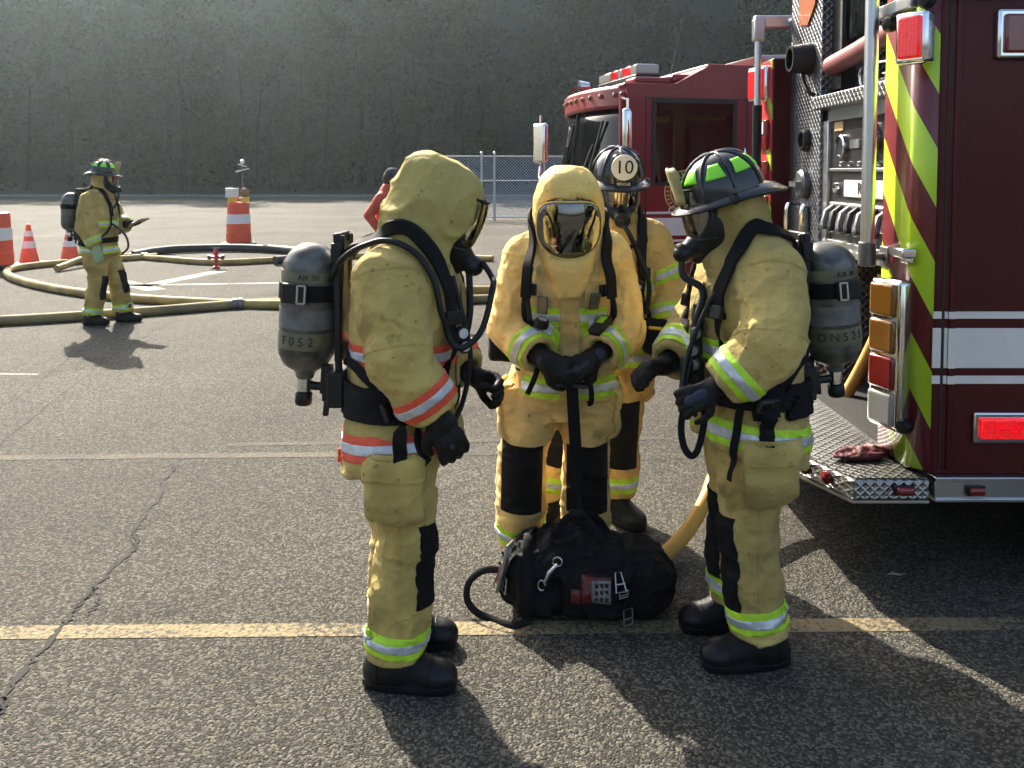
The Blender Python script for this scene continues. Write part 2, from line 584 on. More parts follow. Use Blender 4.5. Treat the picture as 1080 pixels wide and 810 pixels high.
M['red_cab'] = mat('fire_engine_cab_paint', (.22, .013, .018), .38, spec=.35, coat=.2, var=.15, vs=1.5, rvar=.05)
M['white'] = mat('white_stripe', (.80, .74, .67), .4, var=.08, vs=4)
M['void'] = mat('dark_compartment', (.012, .012, .013), .7)
M['redlens'] = mat('red_lens', (.18, .006, .008), .12, coat=.8, bump=.22, bs=70, bdist=.003)
def led_mat(name, base, e, k=110):
    """red lens with a grid of light-emitting dots behind it"""
    m = mat(name, base, .2, coat=.5, emit=e, ecol=(1, .01, .015), bump=.4, bs=90, bdist=.003)
    nt = m.node_tree; N = nt.nodes; L = nt.links; b = N['Principled BSDF']
    tc = N.new('ShaderNodeTexCoord'); vo = N.new('ShaderNodeTexVoronoi'); vo.inputs['Scale'].default_value = k; vo.inputs['Randomness'].default_value = .25
    L.new(tc.outputs['Object'], vo.inputs['Vector'])
    mr = N.new('ShaderNodeMapRange'); mr.inputs['From Min'].default_value = .1; mr.inputs['From Max'].default_value = .6; mr.inputs['To Min'].default_value = e * 1.5; mr.inputs['To Max'].default_value = e * .35
    L.new(vo.outputs['Distance'], mr.inputs['Value']); L.new(mr.outputs['Result'], b.inputs['Emission Strength'])
    return m
M['redlit'] = led_mat('red_lens_lit', (.35, .005, .01), .42)
M['reddim'] = led_mat('red_lens_dim', (.40, .008, .012), .26)
M['amberlens'] = mat('amber_lens', (.20, .085, .012), .12, coat=.8, bump=.22, bs=70, bdist=.003)
M['clearlens'] = mat('clear_lens', (.30, .30, .28), .10, coat=.8, bump=.22, bs=70, bdist=.003)
M['helmet'] = mat('black_helmet_shell', (.014, .016, .018), .24, coat=.3, bump=.08, bs=30, bdist=.004, rvar=.08)
M['helmlime'] = mat('lime_sticker', (.28, .85, .04), .4)
M['shield'] = mat('tan_leather_shield', (.40, .36, .16), .6, var=.25, vs=30)
M['badge'] = mat('silver_badge', (.70, .70, .68), .4, metal=.3)
M['black'] = mat('black_print', (.01, .01, .01), .6)
M['orange'] = mat('traffic_orange', (.78, .10, .035), .5, var=.12, vs=9)
M['coneWhite'] = mat('cone_collar', (.72, .72, .72), .35)
M['hoseY'] = mat('yellow_hose_jacket', (.42, .31, .10), .7, var=.35, vs=4, fine=.6, fs=400, bump=.3, bs=60)
M['hoseG'] = mat('tan_hose_jacket', (.26, .215, .10), .75, var=.35, vs=3, fine=.6, fs=400, bump=.3, bs=60)
M['hoseB'] = mat('black_hose_jacket', (.02, .018, .018), .6, var=.2, vs=4)
M['hoseO'] = mat('amber_hose_jacket', (.60, .33, .05), .5, var=.25, vs=4, fine=.5, fs=400)
M['lens'] = glass_mat('mask_lens', (.90, .90, .84), .25, .05, .10)
M['darkvisor'] = glass_mat('dark_visor', (.075, .07, .06), .3, .03, .15)
M['cabglass'] = glass_mat('cab_window_glass', (.42, .46, .46), .3, .02, .0)
M['mirror'] = mat('mirror_glass', (.85, .87, .9), .03, metal=1.0)
M['gold'] = mat('gold_leaf', (.62, .40, .13), .35, metal=.6)
M['bag'] = mat('black_nylon', (.006, .006, .007), .75, bump=.6, bs=30, bdist=.01, fine=.5, fs=800, wr=.6, spec=.18)
M['yellowtag'] = mat('yellow_plastic', (.75, .50, .04), .4)
M['kevlar'] = mat('green_glove', (.33, .45, .25), .8)
M['board'] = mat('brown_board', (.30, .20, .11), .7)
M['pinkroll'] = mat('faded_red_hose', (.23, .06, .06), .6, var=.3, vs=10)

def tankmat():
    m = mat('wrapped_cylinder', (.115, .112, .095), .34, var=.75, vs=13, rvar=.12, bump=.15, bs=90, bdist=.002, coat=.25)
    return m
M['tank'] = tankmat()
M['tankband'] = mat('cylinder_label', (.16, .15, .085), .45, var=.4, vs=14, coat=.2)
M['tankgrey'] = mat('cylinder_label_grey', (.15, .15, .145), .45, var=.4, vs=14, coat=.2)

def diamond_mat(name, base=(.42, .43, .45), scale=26.0, flat=False):
    m = bpy.data.materials.new(name); m.use_nodes = True
    nt = m.node_tree; N = nt.nodes; L = nt.links
    b = N['Principled BSDF']; b.inputs['Metallic'].default_value = 1; b.inputs['Roughness'].default_value = .3
    b.inputs['Base Color'].default_value = (*base, 1)
    tc = N.new('ShaderNodeTexCoord'); sp = N.new('ShaderNodeSeparateXYZ'); L.new(tc.outputs['Object'], sp.inputs[0])
    def mth(op, a, b_=None, v=None, clamp=False):
        n = N.new('ShaderNodeMath'); n.operation = op; n.use_clamp = clamp
        L.new(a, n.inputs[0])
        if b_ is not None: L.new(b_, n.inputs[1])
        elif v is not None: n.inputs[1].default_value = v
        return n.outputs[0]
    h = sp.outputs[0] if flat else mth('ADD', sp.outputs[0], sp.outputs[1])
    zz = sp.outputs[1] if flat else sp.outputs[2]
    w1 = mth('SINE', mth('MULTIPLY', mth('ADD', h, zz), v=PI * scale))
    w2 = mth('SINE', mth('MULTIPLY', mth('SUBTRACT', h, zz), v=PI * scale))
    # raised lozenges along the crossing diagonals
    a = mth('POWER', mth('ABSOLUTE', w1), v=7.0)
    c = mth('POWER', mth('ABSOLUTE', w2), v=7.0)
    r = mth('MAXIMUM', a, c)
    bu = N.new('ShaderNodeBump'); bu.inputs['Strength'].default_value = .9; bu.inputs['Distance'].default_value = .004
    L.new(r, bu.inputs['Height']); L.new(bu.outputs[0], b.inputs['Normal'])
    n = N.new('ShaderNodeTexNoise'); n.inputs['Scale'].default_value = 5; n.inputs['Detail'].default_value = 5
    L.new(tc.outputs['Object'], n.inputs['Vector'])
    mr = N.new('ShaderNodeMapRange'); mr.inputs['To Min'].default_value = .22; mr.inputs['To Max'].default_value = .5
    L.new(n.outputs['Fac'], mr.inputs['Value']); L.new(mr.outputs['Result'], b.inputs['Roughness'])
    return m
M['diamond'] = diamond_mat('diamond_plate', (.20, .21, .225), 22)
M['diamond_h'] = diamond_mat('diamond_plate_tread', (.30, .30, .29), 20, True)
M['diamond_e'] = diamond_mat('diamond_plate_edge', (.34, .34, .33), 26)

def chevron_mat(name, red, period=.62, duty=.47, slope=1.75, phase=0.0):
    m = bpy.data.materials.new(name); m.use_nodes = True
    nt = m.node_tree; N = nt.nodes; L = nt.links
    b = N['Principled BSDF']; b.inputs['Roughness'].default_value = .38; b.inputs['Coat Weight'].default_value = .4
    tc = N.new('ShaderNodeTexCoord'); sp = N.new('ShaderNodeSeparateXYZ'); L.new(tc.outputs['Object'], sp.inputs[0])
    m1 = N.new('ShaderNodeMath'); m1.operation = 'MULTIPLY'; m1.inputs[1].default_value = slope
    m0 = N.new('ShaderNodeMath'); m0.operation = 'SUBTRACT'; L.new(sp.outputs[1], m0.inputs[0]); L.new(sp.outputs[0], m0.inputs[1])
    L.new(m0.outputs[0], m1.inputs[0])
    m2 = N.new('ShaderNodeMath'); m2.operation = 'SUBTRACT'
    L.new(sp.outputs[2], m2.inputs[0]); L.new(m1.outputs[0], m2.inputs[1])
    m3 = N.new('ShaderNodeMath'); m3.operation = 'MULTIPLY_ADD'; m3.inputs[1].default_value = 1 / period; m3.inputs[2].default_value = phase
    L.new(m2.outputs[0], m3.inputs[0])
    m4 = N.new('ShaderNodeMath'); m4.operation = 'FRACT'; L.new(m3.outputs[0], m4.inputs[0])
    m5 = N.new('ShaderNodeMath'); m5.operation = 'LESS_THAN'; m5.inputs[1].default_value = duty; L.new(m4.outputs[0], m5.inputs[0])
    mx = N.new('ShaderNodeMix'); mx.data_type = 'RGBA'
    L.new(m5.outputs[0], mx.inputs['Factor'])
    mx.inputs['A'].default_value = (*red, 1); mx.inputs['B'].default_value = (.50, .72, .025, 1)
    L.new(mx.outputs['Result'], b.inputs['Base Color'])
    return m
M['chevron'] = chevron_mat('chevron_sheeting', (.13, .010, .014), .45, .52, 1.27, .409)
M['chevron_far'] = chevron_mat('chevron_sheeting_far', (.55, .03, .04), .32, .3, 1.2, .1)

def asphalt():
    m = bpy.data.materials.new('asphalt'); m.use_nodes = True
    nt = m.node_tree; N = nt.nodes; L = nt.links
    b = N['Principled BSDF']
    tc = N.new('ShaderNodeTexCoord')
    vo = N.new('ShaderNodeTexVoronoi'); vo.inputs['Scale'].default_value = 118; vo.feature = 'F1'; vo.inputs['Randomness'].default_value = 1
    n0 = N.new('ShaderNodeTexNoise'); n0.inputs['Scale'].default_value = 55; n0.inputs['Detail'].default_value = 4
    L.new(tc.outputs['Object'], n0.inputs['Vector'])
    vm = N.new('ShaderNodeVectorMath'); vm.operation = 'MULTIPLY_ADD'; vm.inputs[1].default_value = (.008, .008, .008)
    L.new(n0.outputs['Color'], vm.inputs[0]); L.new(tc.outputs['Object'], vm.inputs[2])
    L.new(vm.outputs[0], vo.inputs['Vector'])
    n1 = N.new('ShaderNodeTexNoise'); n1.inputs['Scale'].default_value = .35; n1.inputs['Detail'].default_value = 7; n1.inputs['Roughness'].default_value = .6
    L.new(tc.outputs['Object'], n1.inputs['Vector'])
    n2 = N.new('ShaderNodeTexNoise'); n2.inputs['Scale'].default_value = 180; n2.inputs['Detail'].default_value = 3
    L.new(tc.outputs['Object'], n2.inputs['Vector'])
    r = N.new('ShaderNodeValToRGB')
    r.color_ramp.elements[0].position = .1; r.color_ramp.elements[0].color = (.034, .032, .027, 1)
    r.color_ramp.elements[1].position = .95; r.color_ramp.elements[1].color = (.17, .157, .125, 1)
    e = r.color_ramp.elements.new(.6); e.color = (.070, .065, .053, 1)
    hs = N.new('ShaderNodeSeparateColor'); L.new(vo.outputs['Color'], hs.inputs[0])
    L.new(hs.outputs[0], r.inputs['Fac'])
    r1 = N.new('ShaderNodeMapRange'); r1.inputs['From Min'].default_value = .3; r1.inputs['From Max'].default_value = .7
    r1.inputs['To Min'].default_value = .68; r1.inputs['To Max'].default_value = 1.25
    L.new(n1.outputs['Fac'], r1.inputs['Value'])
    mx = N.new('ShaderNodeMix'); mx.data_type = 'RGBA'; mx.blend_type = 'MULTIPLY'; mx.inputs['Factor'].default_value = 1
    L.new(r.outputs['Color'], mx.inputs['A']); L.new(r1.outputs['Result'], mx.inputs['B'])
    # oil drips and darker worn blotches
    n5 = N.new('ShaderNodeTexNoise'); n5.inputs['Scale'].default_value = 1.1; n5.inputs['Detail'].default_value = 5; n5.inputs['Roughness'].default_value = .55
    L.new(tc.outputs['Object'], n5.inputs['Vector'])
    r5 = N.new('ShaderNodeMapRange'); r5.inputs['From Min'].default_value = .60; r5.inputs['From Max'].default_value = .70; r5.inputs['To Min'].default_value = 1; r5.inputs['To Max'].default_value = .66
    L.new(n5.outputs['Fac'], r5.inputs['Value'])
    mx2 = N.new('ShaderNodeMix'); mx2.data_type = 'RGBA'; mx2.blend_type = 'MULTIPLY'; mx2.inputs['Factor'].default_value = 1
    L.new(mx.outputs['Result'], mx2.inputs['A']); L.new(r5.outputs['Result'], mx2.inputs['B'])
    L.new(mx2.outputs['Result'], b.inputs['Base Color'])
    b.inputs['Roughness'].default_value = .8
    b.inputs['Specular IOR Level'].default_value = .16
    ad = N.new('ShaderNodeMath'); ad.operation = 'MULTIPLY_ADD'; ad.inputs[1].default_value = -1.0
    L.new(vo.outputs['Distance'], ad.inputs[0]); L.new(n2.outputs['Fac'], ad.inputs[2])
    bu = N.new('ShaderNodeBump'); bu.inputs['Strength'].default_value = .8; bu.inputs['Distance'].default_value = .010
    L.new(ad.outputs[0], bu.inputs['Height']); L.new(bu.outputs[0], b.inputs['Normal'])
    return m
M['asphalt'] = asphalt()
def paint(name, col, keep=.5, sc=45):
    """worn road paint: the paint is gone between the stones, asphalt shows there"""
    m = bpy.data.materials.new(name); m.use_nodes = True
    nt = m.node_tree; N = nt.nodes; L = nt.links
    b = N['Principled BSDF']; tc = N.new('ShaderNodeTexCoord')
    n = N.new('ShaderNodeTexNoise'); n.inputs['Scale'].default_value = sc; n.inputs['Detail'].default_value = 6; n.inputs['Roughness'].default_value = .7
    n2 = N.new('ShaderNodeTexNoise'); n2.inputs['Scale'].default_value = 2.2; n2.inputs['Detail'].default_value = 4
    L.new(tc.outputs['Object'], n.inputs['Vector']); L.new(tc.outputs['Object'], n2.inputs['Vector'])
    a = N.new('ShaderNodeMath'); a.operation = 'MULTIPLY_ADD'; a.inputs[1].default_value = .5
    L.new(n2.outputs['Fac'], a.inputs[0]); L.new(n.outputs['Fac'], a.inputs[2])
    r = N.new('ShaderNodeValToRGB'); r.color_ramp.elements[0].position = keep + .18; r.color_ramp.elements[1].position = keep + .32
    r.color_ramp.elements[0].color = (.06, .056, .05, 1); r.color_ramp.elements[1].color = (*col, 1)
    L.new(a.outputs[0], r.inputs['Fac']); L.new(r.outputs['Color'], b.inputs['Base Color'])
    b.inputs['Roughness'].default_value = .75; b.inputs['Specular IOR Level'].default_value = .1
    vo = N.new('ShaderNodeTexVoronoi'); vo.inputs['Scale'].default_value = 62; L.new(tc.outputs['Object'], vo.inputs['Vector'])
    bu = N.new('ShaderNodeBump'); bu.inputs['Strength'].default_value = .6; bu.inputs['Distance'].default_value = .008; bu.invert = True
    L.new(vo.outputs['Distance'], bu.inputs['Height']); L.new(bu.outputs[0], b.inputs['Normal'])
    return m
M['yline'] = paint('worn_yellow_paint', (.25, .20, .115), .46)
M['yfaint'] = paint('faded_yellow_paint', (.12, .10, .07), .54)
M['wline'] = paint('worn_white_paint', (.30, .29, .27), .42)
M['wfaint'] = paint('faded_white_paint', (.13, .125, .11), .48)
M['tar'] = mat('dark_crack', (.008, .007, .006), .9)  # even dark colour of the pavement cracks and tar lines
M['soil'] = mat('dry_ground', (.09, .085, .06), .95, var=.3, vs=.5)
M['undergrowth'] = mat('shade_dark_undergrowth', (.007, .009, .005), .95, var=.5, vs=1.5)  # near-black tone puts shade into the gaps between the trees
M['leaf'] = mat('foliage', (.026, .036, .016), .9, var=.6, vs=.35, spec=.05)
M['bark'] = mat('bark', (.016, .014, .011), .95, var=.4, vs=3, spec=.05)
M['concrete'] = mat('concrete_kerb', (.22, .22, .20), .9, var=.2, vs=3)

# ---------------------------------------------------------------- ground
g = MB(); g.bb((-150, -60, -.30), (150, 130, -.05)); tag(g.build('ground', M['soil']), kind='structure')
g = MB(); g.add([(-140, -50, 0), (140, -50, 0), (140, 57, 0), (-140, 57, 0)], [(0, 1, 2, 3)])
g.add([(-140, -50, -.05), (140, -50, -.05), (140, 57, -.05), (-140, 57, -.05)], [(3, 2, 1, 0), ])
tag(g.build('parking_lot', M['asphalt'], fix=False), kind='structure')
def strip(name, pts, w, m, z=.002):
    P = [Vector(p) for p in pts]; vs = []; fs = []
    for i, p in enumerate(P):
        t = (P[min(i + 1, len(P) - 1)] - P[max(i - 1, 0)]); t.z = 0; t.normalize()
        s = Vector((-t.y, t.x, 0)); ww = (w[i] if isinstance(w, list) else w) / 2
        vs += [Vector((p.x, p.y, z)) + s * ww, Vector((p.x, p.y, z)) - s * ww]
    for i in range(len(P) - 1): fs.append((2 * i + 1, 2 * i + 3, 2 * i + 2, 2 * i))
    return vs, fs
def marking(name, segs, m, z=.002):
    b = MB()
    for pts, w in segs:
        v, f = strip(name, pts, w, m, z); b.add(v, f)
    o = b.build(name, m, fix=False)
    tag(o, kind='structure'); return o
def dense(a, b, n=24):
    a = Vector(a); b = Vector(b); return [a.lerp(b, i / n) for i in range(n + 1)]
yl = dense(gr(-300, 670), gr(1400, 655))
marking('yellow_line', [(yl, .095)], M['yline'])
marking('faded_yellow_line', [(dense(gr(-120, 484), gr(520, 478)), .09), (dense(gr(240, 469), gr(700, 462)), .07)], M['yfaint'])
marking('white_line', [(dense(gr(150, 302), gr(232, 286)), .30), (dense(gr(130, 301), gr(330, 298)), .16), (dense(gr(-30, 394), gr(40, 395)), .05), (dense(gr(128, 297), gr(165, 306)), .3)], M['wline'])
marking('far_parking_line', [(dense(gr(-60, 254), gr(120, 246)), .22), (dense(gr(90, 226), gr(700, 231)), .25), (dense(gr(300, 255), gr(420, 262)), .1)], M['wfaint'])
# cracks: jagged ribbons
rc = random.Random(3)
def crack(px, w0, w1, jag=.012, n=10):
    P = [gr(*p) for p in px]; out = []; W = []
    for i in range(len(P) - 1):
        for k in range(n):
            p = P[i].lerp(P[i + 1], k / n)
            t = (P[i + 1] - P[i]).normalized(); s = Vector((-t.y, t.x, 0))
            out.append(p + s * rc.uniform(-jag, jag)); W.append(rc.uniform(w0, w1))
    out.append(P[-1]); W.append(w0)
    return out, W
main = [(-6, 760), (4, 738), (30, 702), (62, 668), (74, 650), (92, 628), (100, 620), (122, 596), (142, 580), (146, 570), (140, 562), (152, 545), (168, 524), (174, 505), (187, 490)]
b = crack(main, .008, .028, .013, 9)
b2 = crack([(98, 622), (106, 628), (100, 641), (92, 650)], .004, .011, .014)
b3 = crack([(100, 620), (82, 640), (78, 646)], .002, .007, .012)
b4 = crack([(142, 580), (136, 566), (147, 556)], .002, .005, .010)
b5 = crack([(0, 752), (6, 742), (2, 735)], .004, .016, .012)
marking('pavement_crack', [b, b2, b3, b4, b5], M['tar'], .0035)
marking('hairline_crack', [crack([(-10, 478), (60, 420), (130, 368), (185, 338)], .004, .01, .015), crack([(-10, 437), (30, 412), (100, 358), (160, 330)], .004, .009, .015),
                           crack([(232, 308), (262, 288), (330, 262)], .01, .02, .05)], M['tar'], .003)
# kerb and an added steep bank, shaped to shade the woodland and lot edge
k = MB(); k.bb((-140, 57, -.05), (140, 57.3, .14)); tag(k.build('kerb', M['concrete'], bevel=.02), kind='structure')
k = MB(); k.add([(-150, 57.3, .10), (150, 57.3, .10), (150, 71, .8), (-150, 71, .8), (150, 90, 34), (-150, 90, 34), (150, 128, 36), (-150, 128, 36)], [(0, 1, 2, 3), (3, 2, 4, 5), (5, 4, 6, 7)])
tag(k.build('shade_bank', M['undergrowth'], fix=False), kind='structure')

# ---------------------------------------------------------------- woodland behind the lot
def woodland():
    rng = np.random.default_rng(5)
    V = []; F = []; n0 = 0
    tv = MB()
    for row in range(3):
        x = -95.0
        while x < 100:
            x += rng.uniform(3.4, 7.6)
            y = 62 + row * 4.5 + rng.uniform(-2.5, 2.5)
            H = rng.uniform(17, 21) if row else rng.uniform(13, 18.5)
            z0 = .3 + max(0, y - 71) * 1.6
            if row < 2:
                tv.tube([(x, y + 1, z0 - .5), (x + rng.uniform(-.3, .3), y + 1, z0 + H * .3), (x + rng.uniform(-.5, .5), y + 1, z0 + H * .55)], [.20, .12, .04], 6, 0)
            n = int(rng.uniform(20, 30))
            zc = rng.uniform(.0, 1, n) ** 1.0 * H
            rad = rng.uniform(.7, 1.25) * (2.7 * np.sin(np.clip(zc / H * .7 + .30, 0, 1) * PI) + .6) * rng.uniform(.55, 1.05, n)
            an = rng.uniform(0, 2 * PI, n)
            cc = np.stack([x + rad * np.cos(an), y + rad * np.sin(an), z0 + zc], 1)
            k = 84
            P = np.repeat(cc, k, 0) + rng.normal(0, 1, (n * k, 3)) * A(1.1, 1.1, .75) * np.repeat(rng.uniform(.35, .95, n), k)[:, None]
            s = (rng.uniform(.10, .26, n * k) * (1 + .25 * row))[:, None]
            u = rng.normal(0, 1, (n * k, 3)); u /= ln(u)[:, None]
            w = np.cross(u, rng.normal(0, 1, (n * k, 3))); w /= ln(w)[:, None]
            q = np.stack([P - u * s, P + w * s * .55, P + u * s, P - w * s * .55], 1)
            V.append(q.reshape(-1, 3)); m = len(P)
            F.append(np.arange(m * 4).reshape(m, 4) + n0); n0 += m * 4
    V = np.concatenate(V); F = np.concatenate(F)
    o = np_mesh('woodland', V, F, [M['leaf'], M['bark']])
    o.data.polygons.foreach_set('use_smooth', np.zeros(len(F), bool))
    bm = bmesh.new(); bm.from_mesh(o.data)
    t = tv.build('woodland_trunk', M['bark']); tm = t.data
    bm.from_mesh(tm)
    k0 = len(F)
    bm.faces.ensure_lookup_table()
    for f in bm.faces[k0:]: f.material_index = 1
    bm.to_mesh(o.data); bm.free()
    bpy.data.objects.remove(t)
    tag(o, 'dark dense woodland in shade closing off the far side of the parking lot', 'woodland', kind='stuff')
woodland()

# ---------------------------------------------------------------- chain-link fence
def chain_mat():
    m = mat('galvanised_wire', (.42, .44, .46), .4, metal=.8)
    return m
M['galv'] = chain_mat()
def fence():
    Y = 30.0
    a = at(455, 210, Y); b = at(700, 210, Y)
    x0, x1 = a.x, b.x
    zt = at(500, 165, Y).z
    t = thing('chain_link_fence', 'tall galvanised chain link fence between the left firefighter and the red cab', 'fence', (x0, Y, 0))
    W = x1 - x0
    gp = at(508, 200, Y).x - x0
    for x in [0.02, gp, gp + .45, gp + 2.2, gp + 4.0, W]:
        m = MB(); m.tube([(x, 0, 0), (x, 0, zt + .12)], .045 if abs(x - gp) < .01 or abs(x - gp - .45) < .01 else .03, 8)
        m.lathe([(.05, 0), (.05, .04), (.0, .09)], (x, 0, zt + .1), n=8)
        m.build('post', M['galv'], t)
    for z in (zt, zt * .62, .12):
        m = MB(); m.tube([(0, 0, z), (W, 0, z)], .025, 8); m.build('rail', M['galv'], t)
    m = MB(); s = .11; r = .005
    nx = int(W / s) + 1; h = zt - .1
    def wire(p, q):
        p = Vector(p); q = Vector(q); d = (q - p).normalized(); u = Vector((0, 1, 0)); w = d.cross(u)
        m.add([p + u * r, p + w * r, p - u * r - w * r, q + u * r, q + w * r, q - u * r - w * r], [(0, 1, 4, 3), (1, 2, 5, 4), (2, 0, 3, 5)])
    for i in range(-int(h / s), nx + 1):
        for sg in (1, -1):
            xa = i * s; xb = xa + h
            za, zb = (.1, .1 + h) if sg == 1 else (.1 + h, .1)
            lo = max(0, -xa); hi = min(h, W - xa)
            if hi <= lo: continue
            f = lambda u: (xa + u, 0.03, za + (zb - za) * u / h)
            wire(f(lo), f(hi))
    m.build('wire_mesh', M['galv'], t, fix=False)
fence()
# ---------------------------------------------------------------- fire engine, tail end (near, right)
def light_unit(parent, name, c, wdir, size, lensmat, ndir, depth=.07, bez=.018, frame_m=None):
    """bezel + lens; wdir = horizontal direction along the face, ndir = outward normal"""
    w = Vector(wdir).normalized(); n = Vector(ndir).normalized(); u = n.cross(w).normalized()
    if u.z < 0: u = -u
    R = Matrix((w, u, n)).transposed()
    c = Vector(c)
    b = MB(); hw, hh = size[0] / 2, size[1] / 2
    b.box(c + n * depth / 2, (hw, hh, depth / 2), R)
    bz = b.build(name, frame_m or M['chrome'], parent, 40, bevel=min(.016, depth * .35), bseg=3)
    l = MB(); l.box(c + n * (depth + .004), (hw - bez, hh - bez, .012), R)
    l.build('lens', lensmat, bz, 40, bevel=.010, bseg=3)
    return bz

def tail_engine():
    t = thing('fire_engine', 'dark red fire engine seen at its tail corner with lime chevrons and pump panel', 'fire engine', (1.68, 3.4, 0))
    L0 = Vector((1.68, 3.4, 0))
    def w(x, y, z): return Vector((x, y, z)) - L0          # world -> local
    XR = 9.5; YN, YF = 3.40, 5.72; XB = 1.63
    zt = 2.95; zb = .52
    # side compartment body (near) as an extruded footprint: side skin, corner, rear strip
    foot = [(XR, YN), (1.72, YN), (1.695, YN + .012), (1.635, YN + .075), (XB, YN + .10), (XB, 3.74), (1.95, 3.74), (1.95, 3.80), (XR, 3.80)]
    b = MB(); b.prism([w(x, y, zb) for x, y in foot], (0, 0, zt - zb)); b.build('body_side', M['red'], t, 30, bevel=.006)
    # top rail and drip moulding
    b = MB(); b.bb(w(1.70, YN - .035, 2.425), w(XR, YN - .003, 2.47)); b.build('drip_rail', M['alu'], t, bevel=.006)
    # door seam / shutter edge
    b = MB(); b.bb(w(1.725, YN - .004, zb + .01), w(1.732, YN + .001, 2.42)); b.build('seam', M['black'], t)
    b = MB(); b.bb(w(1.752, YN - .010, zb + .02), w(1.775, YN + .001, 2.42)); b.build('trim', M['red'], t, bevel=.004)
    # stripes
    for z0, z1 in ((1.157, 1.185), (.957, 1.118), (.893, .925)):
        s = MB(); s.bb(w(1.690, YN - .0065, z0), w(1.722, YN + .001, z1)); s.bb(w(1.735, YN - .0065, z0), w(1.748, YN + .001, z1)); s.bb(w(1.779, YN - .0065, z0), w(XR - .1, YN + .001, z1))
        s.bb(w(1.7485, YN - .0145, z0), w(1.7785, YN - .009, z1))
        s.build('stripe', M['white'], t)
    # chevron sheeting on the corner and the narrow rear strip
    cp = [(1.697, YN + .006), (1.632, YN + .073), (XB - .003, YN + .10), (XB - .003, 3.735)]
    cv = MB(); vs = []; fs = []
    for x, y in cp: vs += [w(x - .004, y - .003, zb + .01), w(x - .004, y - .003, zt - .01)]
    for i in range(3): fs.append((2 * i, 2 * i + 1, 2 * i + 3, 2 * i + 2))
    cv.add(vs, fs)
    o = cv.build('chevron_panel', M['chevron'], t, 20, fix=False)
    so = o.modifiers.new('thickness', 'SOLIDIFY'); so.thickness = .002
    d45 = Vector((1, -1, 0)).normalized(); n45 = Vector((-1, -1, 0)).normalized()
    # flashing warning lights at the top corners
    lu = light_unit(t, 'warning_light', w(1.632, 3.445, 2.275), (.55, -.83, 0), (.135, .205), M['reddim'], (-.83, -.55, 0), .07, .02)
    light_unit(t, 'warning_light', w(2.045, YN, 2.285), (1, 0, 0), (.29, .195), M['redlens'], (0, -1, 0), .035, .022)
    light_unit(t, 'marker_light', w(1.99, YN, .717), (1, 0, 0), (.27, .125), M['redlit'], (0, -1, 0), .022, .02)
    # tail light stack
    c = w(1.625, 3.555, .985); wd = Vector((.35, -.94, 0)).normalized(); nd = Vector((-.94, -.35, 0)).normalized(); R = Matrix((wd, Vector((0, 0, 1)).cross(Vector((0, 0, 0))) if False else nd.cross(wd), nd)).transposed()
    hs = MB(); hs.box(c + nd * .035, (.088, .315, .042), R); h = hs.build('tail_light', M['chrome'], t, bevel=.02, bseg=3)
    for i, mm in enumerate(('amberlens', 'amberlens', 'redlens', 'clearlens')):
        l = MB(); l.box(c + nd * .078 + Vector((0, 0, .228 - i * .152)) - wd * .010, (.068, .070, .014), R); l.build('lens', M[mm], h, bevel=.014, bseg=3)
    # small hooks and clearance lights over the rear corner
    for (x, y, z) in ((1.60, 3.62, 2.36), (1.655, 3.42, 2.42)):
        b = MB(); b.lathe([(.0, 0), (.03, .005), (.034, .03), (.022, .055), (0, .06)], w(x, y, z), (-.8, -.6, 0), 14); b.build('clearance_light', M['plastic'], t)
    b = MB(); b.bb(w(1.585, 3.44, 2.40), w(1.625, 3.76, 2.455)); b.build('top_trim', M['alu'], t, bevel=.006)
    # latch above the tail light
    b = MB(); b.bb(w(1.57, 3.42, 1.395), w(1.63, 3.55, 1.435)); b.bb(w(1.60, 3.44, 1.37), w(1.63, 3.52, 1.40)); b.build('latch', M['chrome'], t, bevel=.008)
    b = MB(); b.lathe([(.0, 0), (.03, .0), (.034, .015), (.026, .05), (0, .055)], w(1.63, 3.47, .70), (-.8, -.6, 0), 14); b.build('knob', M['plastic'], t)
    # rub rail with marker lamps
    b = MB(); b.bb(w(1.70, YN - .03, .425), w(XR, YN + .04, .515)); b.bb(w(1.70, YN - .038, .500), w(XR, YN + .03, .520)); b.bb(w(1.70, YN - .038, .418), w(XR, YN + .03, .434))
    b.build('rub_rail', M['alu'], t, bevel=.004)
    def markl(x, y, z, sx, n=(0, -1, 0), wd=(1, 0, 0)): light_unit(t, 'marker_lamp', w(x, y, z), wd, (sx, .042), M['redlens'], n, .010, .006, M['plastic'])
    markl(1.86, YN - .036, .467, .075)
    # tailboard: tread plate on chamfered platform
    tb = [(1.68, 3.37), (1.375, 3.37), (1.20, 3.80), (1.20, 5.30), (1.375, 5.74), (1.68, 5.74)]
    b = MB(); b.prism([w(x, y, .425) for x, y in tb], (0, 0, .080)); b.build('tailboard', M['diamond_e'], t, 30, bevel=.008)
    b = MB(); b.prism([w(x + (.012 if x < 1.6 else 0), y + (.014 if y < 3.5 else (-.014 if y > 5.6 else 0)), .508) for x, y in tb], (0, 0, .004)); b.build('tread_plate', M['diamond_h'], t, 30)
    b = MB(); b.prism([w(x, y, .412) for x, y in [(p[0] * 1.0 + (-.006 if p[0] < 1.6 else 0), p[1]) for p in tb]], (0, 0, .012)); b.build('tailboard_edge', M['alu'], t)
    markl(1.575, 3.37, .467, .085)
    nn = Vector((-.926, -.377, 0))
    for (f) in (.32, .60):
        p = Vector((1.375, 3.37, 0)).lerp(Vector((1.20, 3.80, 0)), f)
        b = MB(); b.lathe([(.0, 0), (.028, .0), (.028, .012), (.018, .022), (0, .024)], w(p.x, p.y, .468), nn, 16); b.build('marker_lamp', M['redlens'], t)
